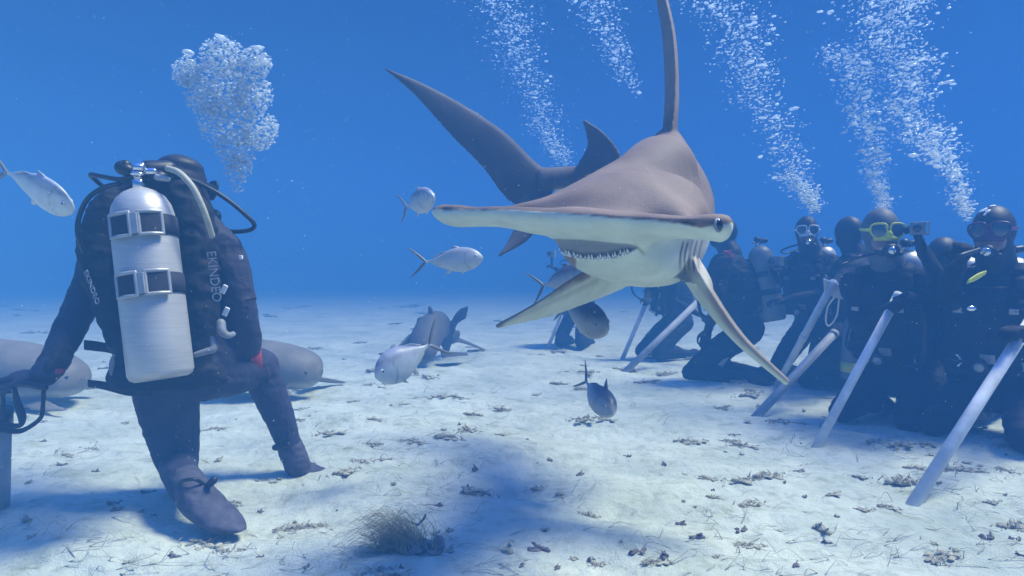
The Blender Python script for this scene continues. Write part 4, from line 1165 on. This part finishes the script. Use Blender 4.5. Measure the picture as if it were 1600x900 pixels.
    # lettering down the right side of the jacket and faint print on the left
    def text(body, c, size, ang, lbl, xs=1.0):
        cu = bpy.data.curves.new("lettering", 'FONT'); cu.body = body; cu.size = size; cu.extrude = .0012; cu.align_x = 'CENTER'; cu.align_y = 'CENTER'
        tmp = bpy.data.objects.new("tmp", cu); COL.objects.link(tmp)
        dg = bpy.context.evaluated_depsgraph_get(); dg.update()
        me = bpy.data.meshes.new_from_object(tmp.evaluated_get(dg), depsgraph=dg)
        bpy.data.objects.remove(tmp)
        me.materials.clear(); me.materials.append(M["print"])
        o = bpy.data.objects.new("lettering", me); COL.objects.link(o)
        o.rotation_euler = (math.pi / 2, ang, math.radians(14) if lbl else math.radians(-24)); o.scale = (xs, 1, 1)
        o.parent = vest; o.location = Vector(c - world_loc(vest)); return o
    text("EKINDEO", P(334, 432, 2.236), .043, math.radians(84), True, .98)
    text("EKINDEO", P(143, 449, 2.246), .032, math.radians(60), False, 1.0)
    for px_, py_ in ((350, 452), (353, 487)):
        b = MB(); c = P(px_, py_, 2.32); b.box(c, (.009, .005, .017), np.array(Matrix.Rotation(math.radians(25), 3, 'Y'))); obj("ring", b, M["white"], vest, smooth=False, bevel=.003)
    # silver tank
    tk = tank_part(root, P(253, 592, 2.10), P(218, 296, 2.16), .099, M["tank"], bands=False, valve=False)
    a0, a1 = P(253, 592, 2.10), P(218, 296, 2.16); ax = nrm(a1 - a0)
    q = nrm(np.cross(ax, V(0, 1, 0))); q = -q if q[0] < 0 else q; w = nrm(np.cross(ax, q)); w = w if w[1] > 0 else -w    # q right, w away
    for (py, pxc) in ((358, 221), (449, 233)):
        c = P(pxc + 3, py, 2.13)
        c = a0 + ax * np.dot(c - a0, ax)
        b = MB(); n_ = 44
        r0 = .099 + .004
        b.rings([[c + ax * h + r0 * (math.cos(x) * q + math.sin(x) * w) for x in np.linspace(0, 2 * math.pi, n_, endpoint=False)] for h in (-.034, .034)])
        band = obj("cam_band", b, M["webbing"], tk)
        for x0 in (-98, -50):          # two square steel buckles with dark webbing inside
            b = MB(); a = math.radians(x0)
            rr = r0 + .010
            def S(da, h, r_=rr): return c + ax * h + r_ * (math.cos(a + da) * q + math.sin(a + da) * w)
            dm = .30; hh = .037
            for pts in ([S(-dm, -hh), S(0, -hh, rr + .003), S(dm, -hh)], [S(-dm, hh), S(0, hh, rr + .003), S(dm, hh)], [S(-dm, -hh), S(-dm, hh)], [S(dm, -hh), S(dm, hh)]):
                b.tube(pts, .0062, n=8, steps=8)
            obj("buckle", b, M["steel"], band)
            b = MB(); g = [[S(dd, h, rr - .002) for dd in np.linspace(-dm, dm, 8)] for h in (-hh + .008, hh - .008)]
            o = len(b.v)
            for row in g: b.v += [tuple(p) for p in row]
            for row in g: b.v += [tuple(p + nrm(p - c) * .004) for p in row]
            b.f += [(i, i + 1, i + 9, i + 8) for i in range(7)] + [(i + 16, i + 24, i + 25, i + 17) for i in range(7)]
            obj("strap", b, M["webbing"], band)
        # bright centre block between the buckles
        b = MB(); a = math.radians(-74)
        p_ = c + (r0 + .010) * (math.cos(a) * q + math.sin(a) * w)
        b.box(p_, (.013, .006, .034), np.stack([q, w, ax], 1)); obj("clamp", b, M["steel"], band, smooth=False, bevel=.002)
    b = MB(); b.tube([a1 - ax * .01, P(215, 275, 2.16)], [.020, .018], n=16, round_ends=False)
    b.ell(P(217, 262, 2.15), (.022, .02, .016), n=14, m=8); b.ell(P(215, 272, 2.15), (.024, .022, .010), n=14, m=8); b.ell(P(221, 258, 2.15), (.012, .01, .010), n=14, m=8)
    b.tube([P(200, 268, 2.16), P(240, 268, 2.17)], .012, n=12)
    obj("valve", b, M["chrome"], tk)
    b = MB(); b.tube([P(199, 266, 2.16), P(191, 262, 2.16)], [.022, .024], n=14); b.ell(P(196, 258, 2.16), .018, n=12, m=8)
    obj("valve_knob", b, M["rubber"], tk)
    b = MB(); b.tube([P(232, 266, 2.20), P(262, 264, 2.24)], [.034, .030], n=16); b.ell(P(246, 276, 2.2), (.035, .03, .022), n=14, m=8)
    obj("first_stage", b, M["rubber"], root)
    b = MB(); b.tube([P(246, 277, 2.17), P(262, 280, 2.17)], [.012, .009], n=12); obj("port", b, M["steel"], root)
    def hose(pts, r, m, lab=None):
        b = MB(); b.tube([P(*p) for p in pts], r, n=10, steps=len(pts) * 9); o = obj("hose", b, M[m], root)
        if lab: o["label"] = lab
    hose([(212, 272, 2.18), (190, 280, 2.2), (160, 276, 2.22), (142, 273, 2.26), (150, 282, 2.32), (168, 297, 2.36)], .0085, "rubber")
    hose([(186, 287, 2.2), (160, 294, 2.22), (136, 312, 2.22), (123, 342, 2.22), (122, 368, 2.22), (131, 393, 2.26)], .0085, "rubber")
    hose([(262, 263, 2.17), (280, 270, 2.15), (300, 291, 2.15), (315, 320, 2.16), (324, 345, 2.18), (331, 368, 2.22)], .0105, "hosetan", "pale tan hose")
    hose([(262, 270, 2.3), (300, 282, 2.34), (330, 296, 2.36), (358, 314, 2.38), (382, 334, 2.40), (397, 350, 2.42), (392, 359, 2.44), (370, 362, 2.46), (348, 360, 2.5)], .0085, "rubber")
    # straps sticking out at the waist
    def strap(pts, hw, m="webbing"):
        b = MB(); b.loft([(P(*p), V(0, .004, 0), V(0, 0, h), 1, 3) for p, h in zip(pts, hw)], n=10, steps=14); obj("strap", b, M[m], root)
    strap([(132, 539, 2.36), (150, 541, 2.36), (172, 545, 2.36), (192, 556, 2.36)], [.019, .019, .017, .014])
    strap([(138, 599, 2.34), (165, 603, 2.34), (200, 611, 2.32), (235, 612, 2.30)], [.014, .016, .018, .016])
    b = MB(); b.tube([P(192, 548, 2.3), P(178, 562, 2.3), P(177, 582, 2.3), P(190, 592, 2.3)], .012, n=10); b.ell(P(190, 575, 2.3), (.018, .012, .03), n=12, m=8); obj("pocket_ring", b, M["greyplastic"], root)
    # pale clips and hoses at the right hip
    b = MB(); b.tube([P(345, 505, 2.27), P(347, 518, 2.26), P(356, 524, 2.27), P(364, 522, 2.3)], [.016, .016, .012, .010], n=10); obj("inflator", b, M["greyplastic"], root)
    b = MB(); b.tube([P(306, 554, 2.23), P(322, 549, 2.24), P(334, 544, 2.25), P(332, 528, 2.26)], [.010, .012, .014, .008], n=10); obj("clip", b, M["greyplastic"], root)
    b = MB(); b.rings([[P(387, 548, 2.56) * (1 - t) + P(391, 582, 2.60) * t + V(.050 * math.cos(a), .050 * math.sin(a), .012 * math.cos(a)) for a in np.linspace(0, 2 * math.pi, 24, endpoint=False)] for t in (0, .5, 1)])
    obj("cuff", b, M["red"], root)["label"] = "dull red cuff at the wrist"
    # boots
    b = MB()
    def ring2(px, py, Y, a, c_, h): return (P(px, py, Y), a, c_, 1, h)
    dr = nrm(P(376, 828, 2.06) - P(294, 762, 2.19)); sd_ = nrm(np.cross(dr, V(0, 0, 1))); 
    b.loft([(P(289, 750, 2.24), sd_ * .058, V(0, 0, .056), 1, 2.2), (P(302, 770, 2.18), sd_ * .066, V(0, 0, .062), 1, 2.2), (P(320, 790, 2.13), sd_ * .068, V(0, 0, .052), 1, 2.2),
            (P(342, 808, 2.10), sd_ * .066, V(0, 0, .036), 1, 2.4), (P(362, 822, 2.07), sd_ * .052, V(0, 0, .020), 1, 2.4), (P(381, 829, 2.05), sd_ * .016, V(0, 0, .008), 1, 2.2)], n=22, steps=26)
    bt = obj("boot", wrinkle(remesh(b, .007, 4), .003, 22), M["boot"], root)
    b = MB(); b.tube([P(268, 762, 2.2), P(284, 752, 2.13), P(304, 749, 2.12), P(320, 757, 2.16)], .006, n=8); obj("piping", b, M["rubber"], bt)
    b = MB(); b.tube([P(320, 764, 2.15), P(328, 756, 2.14), P(334, 750, 2.13)], [.008, .012, .013], n=10); obj("pull_tab", b, M["rubber"], bt)
    b = MB(); b.tube([P(272, 775, 2.16), P(280, 790, 2.13), P(292, 799, 2.11)], .006, n=8); obj("seam_tape", b, M["print"], bt)
    b = MB()
    b.tube([P(450, 690, 2.78), P(456, 705, 2.78), P(466, 728, 2.79)], [.052, .056, .056], n=16)
    b.loft([(P(462, 716, 2.77), V(.02, .045, 0), V(-.02, 0, .045), 1, 2), (P(470, 728, 2.79), V(.02, .05, 0), V(-.02, 0, .046), 1, 2), (P(488, 735, 2.81), V(.015, .045, 0), V(-.01, 0, .030), 1, 2), (P(507, 738, 2.84), V(.01, .03, 0), V(0, 0, .016), 1, 2)], n=18, steps=16)
    bt = obj("boot", wrinkle(remesh(b, .007, 4), .003, 22), M["boot"], root)
    b = MB(); b.tube([P(450, 694, 2.72), P(440, 698, 2.72), P(430, 699, 2.72)], [.010, .013, .014], n=10); b.tube([P(442, 694, 2.72), P(437, 685, 2.72)], [.007, .006], n=8); obj("pull_tab", b, M["rubber"], bt)
    b = MB(); b.box(P(368, 402, 2.36) + V(.02, 0, 0), (.006, .006, .007)); obj("shoulder_tag", b, M["white"], root, smooth=False, bevel=.002)
    return root
feeder()

# ---- bait tube with strap handles at the left edge
def bait():
    root = thing("bait_tube", "pale bait tube standing in the sand under black strap handles", "bait tube", P(-12, 800, 2.3))
    b = MB(); b.tube([P(-10, 806, 2.31), P(-8, 665, 2.24)], .048, n=28, round_ends=False); obj("tube", b, M["pvcd"], root)
    b = MB(); b.tube([P(-8, 668, 2.24), P(-8, 640, 2.23)], .052, n=28, round_ends=False); obj("lid", b, M["rubber"], root)
    def sling(pts, hw):
        b = MB(); b.loft([(P(*p), V(h * .8, 0, 0) if i in (0, len(pts) - 1) or True else 0, V(0, h * .5, h * .8), 1, 3) for i, (p, h) in enumerate(zip(pts, hw))], n=10, steps=40); obj("strap_handle", b, M["webbing"], root)
    sling([(3, 604, 2.16), (5, 635, 2.16), (2, 655, 2.18), (-15, 668, 2.2)], [.008, .009, .010, .010])
    sling([(22, 606, 2.13), (27, 630, 2.13), (35, 655, 2.13), (30, 665, 2.14), (8, 664, 2.16), (-12, 660, 2.18)], [.008, .013, .015, .010, .010, .01])
    sling([(68, 612, 2.13), (67, 632, 2.13), (64, 652, 2.13), (48, 666, 2.13), (28, 674, 2.14), (0, 670, 2.16)], [.009, .009, .010, .010, .010, .010])
    b = MB(); b.tube([P(-20, 600, 2.17), P(10, 602, 2.15), P(40, 600, 2.13), P(70, 606, 2.13)], .011, n=10); obj("carry_bar", b, M["rubber"], root)
bait()

# ------------------------------------------------------------------ bubbles
def bubbles(name, label, items):
    mb_v, mb_f = [], []
    n, m = 10, 6
    base = []
    for k in range(1, m):
        ph = -math.pi / 2 + math.pi * k / m
        base += [(math.cos(ph) * math.cos(a), math.cos(ph) * math.sin(a), math.sin(ph)) for a in np.linspace(0, 2 * math.pi, n, endpoint=False)]
    base = np.array([(0, 0, -1)] + base + [(0, 0, 1)])
    fc = [(0, 1 + (i + 1) % n, 1 + i) for i in range(n)]
    for k in range(m - 2):
        for i in range(n):
            fc.append((1 + k * n + i, 1 + k * n + (i + 1) % n, 1 + (k + 1) * n + (i + 1) % n, 1 + (k + 1) * n + i))
    last = len(base) - 1
    fc += [(last, 1 + (m - 2) * n + i, 1 + (m - 2) * n + (i + 1) % n) for i in range(n)]
    V_, F_ = [], []
    off = 0
    for c, r in items:
        fl = npr.uniform(.35, .95) if r < .008 else npr.uniform(.25, .5); st = npr.uniform(.75, 1.6)
        a = npr.uniform(0, 6.28); ca, sa = math.cos(a), math.sin(a)
        b = base * np.array([r * st, r, r * fl])
        b[:, 2] += npr.uniform(-.3, .3) * b[:, 0]
        bb = np.stack([b[:, 0] * ca - b[:, 1] * sa, b[:, 0] * sa + b[:, 1] * ca, b[:, 2]], 1) + c
        V_.append(bb); F_ += [tuple(i + off for i in q) for q in fc]; off += len(base)
    me = bpy.data.meshes.new(name); me.from_pydata(np.vstack(V_).tolist(), [], F_); me.update()
    o = obj(name, me, M["bubble"])
    tag(o, label, "bubbles", "exhaled bubbles rising", "stuff")

def column(label, path, Y, count, big=.011, small=.0035, spread=(8, 45), dY=.15):
    pts = catmull([V(*p) for p in path], 200)
    it = []
    for _ in range(int(count * 1.6)):
        u = npr.rand() ** .9
        k = int(u * 199)
        sp = spread[0] + (spread[1] - spread[0]) * (k / 199) ** .8
        cl = math.sin(k * .21) * .25 + math.sin(k * .083 + 1) * .3
        r = small * .72 * math.exp(abs(npr.randn()) * .62)
        r = min(r, big)
        x = pts[k][0] + npr.randn() * sp * .5 + cl * sp * .6; y = pts[k][1] + npr.randn() * 7
        if npr.rand() < .012: r = big * npr.uniform(.9, 1.35)
        it.append((P(x, y, Y + npr.randn() * dY), r))
    bubbles("bubbles", label, it)

# the feeder's breath: a billowing cloud
it = []
lobes = [(345, 88, 36, 1.5), (292, 112, 26, 1), (396, 100, 30, 1.1), (340, 140, 50, 2), (395, 150, 34, 1.2), (352, 190, 46, 1.8), (405, 205, 33, 1.2), (368, 232, 34, 1), (372, 262, 24, .6), (318, 150, 32, .9), (372, 288, 14, .12)]
tot = sum(l[3] for l in lobes)
for lx, ly, lr, w_ in lobes:
    for _ in range(int(5200 * w_ / tot)):
        d = npr.randn(3); d /= np.linalg.norm(d); d *= npr.rand() ** .30
        c = P(lx + d[0] * lr, ly + d[1] * lr * .95, 2.75 + d[2] * lr * .0026)
        r = .0023 * math.exp(abs(npr.randn()) * .62); it.append((c, min(r, .013)))
for (x, y, r) in ((294, 82, .026), (402, 74, .024), (345, 58, .020), (330, 70, .015), (362, 68, .016), (286, 120, .018), (360, 143, .018), (378, 130, .016), (412, 96, .018), (300, 96, .018), (378, 255, .010), (362, 250, .010)):
    it.append((P(x, y, 2.70), r))
bubbles("bubbles", "big billowing cloud of breath bubbles over the feeder's hood", it)
column("bubble stream rising from the diver in the pale mask", [(1268, 326), (1262, 300), (1235, 265), (1205, 185), (1172, 105), (1140, 30), (1120, -30)], 5.0, 1500, spread=(8, 62), small=.0050, big=.022)
column("bubble stream rising from the yellow-masked diver", [(1382, 328), (1376, 295), (1362, 240), (1352, 180), (1330, 110), (1318, 80)], 4.2, 1000, spread=(8, 42), small=.0044, big=.019)
column("widest bubble stream, leaving the top of the picture above the held-up grey camera", [(1450, 250), (1430, 190), (1415, 120), (1400, 60), (1385, 0), (1370, -30)], 4.2, 1700, spread=(30, 78), small=.0046, big=.019)
column("bubble stream rising from the nearest diver at the right", [(1510, 336), (1502, 310), (1490, 275), (1470, 232), (1452, 190)], 3.4, 480, spread=(7, 38), small=.0040, big=.017)
column("faint bubble stream behind the shark's raised tail", [(878, 255), (862, 215), (838, 160), (815, 90), (790, 30), (770, -20)], 7.2, 1100, spread=(14, 50), small=.0065, big=.024)
column("thin bubble stream left of the tall dorsal fin", [(990, 140), (968, 95), (952, 50), (930, 0), (920, -20)], 7.0, 520, spread=(12, 44), small=.0065, big=.024)
# ------------------------------------------------------------------ growth and rubble on the sand
def ground_pt(px, py):
    """where the sight line through a pixel meets the sand"""
    Y = CH * F / max(py - 435, 8)
    for _ in range(6):
        p = P(px, py, Y)
        Y += (p[2] - float(gz(p[0], p[1]))) * F / max(py - 435, 8) * .8
    p = P(px, py, Y)
    return V(p[0], p[1], float(gz(p[0], p[1])))

def ribbon(mb, pts, w):
    C = catmull(pts, len(pts) * 3)
    T = np.gradient(C, axis=0)
    rings = []
    for i, c in enumerate(C):
        t = nrm(T[i]); a = nrm(np.cross(t, V(.3, .2, 1))); b = np.cross(t, a)
        k = w * (1 - .7 * i / (len(C) - 1))
        rings.append([c + a * k, c + b * k * .5, c - a * k, c - b * k * .5])
    mb.rings(rings)

# the bushy clump in the foreground
def bush(px, py):
    g = ground_pt(px, py)
    root = thing("seaweed_clump", "bushy brown seaweed clump bending left in the foreground sand", "seaweed", g)
    r = random.Random(8)
    mb = MB()
    for k in range(420):
        a = r.uniform(0, 6.28); rr = r.uniform(0, .035)
        b = g + V(math.cos(a) * rr * 1.8 + r.uniform(-.05, .045), math.sin(a) * rr, 0.0)
        th = r.gauss(2.0, .55); ln = r.uniform(.05, .15)
        d = V(math.cos(th) * .9, r.uniform(-.5, .5), abs(math.sin(th)) + .12)
        p1 = b + d * ln * .5; p2 = p1 + (d * .7 + V(-.6, r.uniform(-.2, .2), -.05)) * ln * .4; p3 = p2 + (d * .3 + V(-.7, 0, -.7)) * ln * .38
        ribbon(mb, [b, p1, p2, p3], r.uniform(.0010, .0021))
    obj("fronds", mb, M["weed"], root)
    mb = MB()
    for k in range(16):
        c = g + V(r.uniform(-.02, .10), r.uniform(-.03, .03), r.uniform(.0, .03)); mb.ell(c, (r.uniform(.010, .024), r.uniform(.010, .02), r.uniform(.006, .016)), n=8, m=6)
    mb.tube([g + V(.06, -.02, .04), g + V(.075, -.03, .012), g + V(.11, -.03, .012), g + V(.125, -.03, .045)], [.005, .006, .006, .002], n=6)
    mb.tube([g + V(.02, 0, .09), g + V(.035, 0, .082), g + V(.055, 0, .10), g + V(.06, 0, .115)], [.004, .005, .006, .004], n=6)
    obj("holdfast", remesh(mb, .005, 1), M["dark"], root)
bush(634, 862)

# algae tufts and rubble scattered over the bottom: a few shapes, many copies
def tuft_mesh(seed, m):
    r = random.Random(seed); mb = MB()
    for k in range(r.randint(8, 14)):
        x, y = r.gauss(0, .045), r.gauss(0, .022)
        mb.ell((x, y, r.uniform(0, .010)), (r.uniform(.010, .026), r.uniform(.008, .018), r.uniform(.005, .014)), n=8, m=6)
    for k in range(r.randint(26, 44)):
        x, y = r.gauss(0, .045), r.gauss(0, .022)
        d = V(r.uniform(-.8, .8), r.uniform(-.5, .5), r.uniform(.3, 1)); ln = r.uniform(.015, .042)
        b = V(x, y, .002)
        mb.tube([b, b + d * ln * .5, b + d * ln + V(r.uniform(-.01, .01), 0, -.004)], [.0032, .0026, .0013], n=5, steps=5, round_ends=False)
    me = mb.mesh("algae_tuft"); co = coords(me)
    co += .006 * np.stack([vnoise(co[:, 0] * 90, co[:, 1] * 90 + co[:, 2] * 70, seed + i) for i in range(3)], 1)
    put(me, co); shade(me); me.materials.append(m); return me
def rubble_mesh(seed, m):
    r = random.Random(seed); mb = MB()
    for k in range(r.randint(2, 5)):
        x, y = r.gauss(0, .016), r.gauss(0, .010)
        mb.ell((x, y, .005), (r.uniform(.007, .017), r.uniform(.006, .012), r.uniform(.005, .012)), n=10, m=7)
    a = r.uniform(0, 3)
    mb.tube([V(0, 0, .008), V(math.cos(a) * .015, math.sin(a) * .01, .016), V(math.cos(a) * .024, math.sin(a) * .02, .028)], [.006, .005, .003], n=7)
    me = mb.mesh("rubble"); co = coords(me)
    co += .008 * np.stack([vnoise(co[:, 0] * 110, co[:, 1] * 110 + co[:, 2] * 90, seed + i) for i in range(3)], 1)
    put(me, co); shade(me); me.materials.append(m); return me
tufts = [tuft_mesh(s, M["algae"]) for s in range(6)]
rub = [rubble_mesh(40 + s, M["dark"] if s % 2 else M["algae"]) for s in range(6)]
placed = 0
def scatter(name, meshes, label, cat, group, spots, own=()):
    for ii, (p, sc, rz) in enumerate(spots):
        o = bpy.data.objects.new(name, meshes[rng.randrange(len(meshes))])
        o.location = tuple(p); o.rotation_euler = (rng.uniform(-.15, .15), rng.uniform(-.15, .15), rz); o.scale = (sc, sc, sc * rng.uniform(.5, .95))
        COL.objects.link(o); tag(o, own[ii] if ii < len(own) else label, cat, group)
named = [(1170, 618, 2.0), (455, 830, 1.1), (490, 824, .9), (1410, 752, 1.7), (690, 620, 1.6), (790, 642, 1.4), (740, 648, 1.2), (1335, 640, 1.5), (1420, 755, 1.5),
         (1195, 745, 1.0), (1140, 690, 1.2), (1160, 697, 1.2), (1110, 750, 1.2), (920, 806, .9), (1300, 773, .9), (935, 884, .8), (1022, 880, .7), (1165, 853, .8),
         (1470, 872, .9), (1585, 825, 1.1), (1345, 797, .9), (565, 722, 1.1), (640, 688, 1.0), (320, 852, 1.0), (330, 845, .8), (350, 862, .9), (1220, 660, 1.6), (600, 895, 1.0)]
spots = []
for x, y, sc in named:
    g = ground_pt(x, y); spots.append((g, sc * rng.uniform(.55, .75), rng.uniform(-.5, .5)))
for _ in range(215):
    while True:
        x = rng.uniform(-60, 1660); y = 478 + 320 * rng.random() ** 1.7
        if vnoise(x / 90.0, y / 22.0, 21) + rng.random() * .5 > .12: break
    if x < 420 and y > 560 and rng.random() < .75: continue
    g = ground_pt(x, y); spots.append((g, rng.uniform(.35, 1.0) * (1 + max(0, g[1] - 4) * .16), rng.uniform(-.6, .6)))
scatter("algae_tuft", tufts, "low brown-green algae tuft lying on the pale sand", "algae tuft", "algae tufts strewn over the sand", spots,
    ["algae tuft at the foot of the dull dirty pipe", "knobbly algae stick in front of the feeder's planted boot", "right end of the knobbly algae stick by the planted boot",
     "wide brown tuft left of the nearest pipe's foot", "long tuft beneath the pale nosing fish", "round tuft on open sand under the dark-backed fish's tail", "tuft just left of the round one on open sand"])
spots = []
for _ in range(120):
    x = rng.uniform(-60, 1660); y = 540 + 350 * rng.random() ** .9
    g = ground_pt(x, y); spots.append((g, rng.uniform(.3, .85) * (1 + max(0, g[1] - 3) * .15), rng.uniform(0, 6.28)))
for x, y, sc in ((790, 862, 1.2), (848, 860, 1.2), (1090, 838, .9), (745, 735, .9), (700, 862, 1), (850, 830, .8), (1275, 825, 1.0), (1285, 832, 1.1), (220, 800, .8), (45, 815, 1.0)):
    spots.append((ground_pt(x, y), sc, rng.uniform(0, 6.28)))
scatter("rubble", rub, "small dark bit of coral rubble half buried in sand", "rubble", "bits of rubble in the sand", spots)

# fine weed strands lying over the sand
mb = MB(); r = random.Random(77)
for _ in range(1050):
    while True:
        x = r.uniform(-80, 1680); y = 520 + 380 * r.random() ** .9
        if vnoise(x / 130.0, y / 45.0, 31) + r.random() * .45 > .16: break
    g = ground_pt(x, y); a = r.uniform(-.9, .9) + math.pi * r.randint(0, 1); ln = r.uniform(.03, .15)
    cur = r.uniform(-1.2, 1.2)
    pts = [g]
    for k in range(3):
        a += cur * .3
        q = pts[-1] + V(math.cos(a), math.sin(a) * .8, 0) * ln / 3
        q[2] = float(gz(q[0], q[1])) + r.uniform(.002, .016) * (1 if r.random() < .75 else 2.5)
        pts.append(q)
    ribbon(mb, pts, r.uniform(.0010, .0024))
o = obj("weed_strands", mb, M["strand"]); tag(o, "fine pale weed strands lying all over the sand", "weed", None, "stuff")

# specks drifting in the water
items = []
for _ in range(3200):
    Y = rng.uniform(1.1, 6.5); p = P(rng.uniform(-60, 1660), rng.uniform(-40, 760), Y)
    if p[2] < .08: continue
    items.append((p, rng.uniform(.0006, .0013) * (.6 + Y * .22)))
mb = MB()
for c, r_ in items:
    v = [c + V(*q) * r_ for q in ((1, 0, 0), (-1, 0, 0), (0, 1, 0), (0, -1, 0), (0, 0, 1), (0, 0, -1))]
    mb.add(v, [(0, 2, 4), (2, 1, 4), (1, 3, 4), (3, 0, 4), (2, 0, 5), (1, 2, 5), (3, 1, 5), (0, 3, 5)])
o = obj("drifting_specks", mb, M["speck"]); tag(o, "tiny pale specks drifting in the water", "specks", None, "stuff")
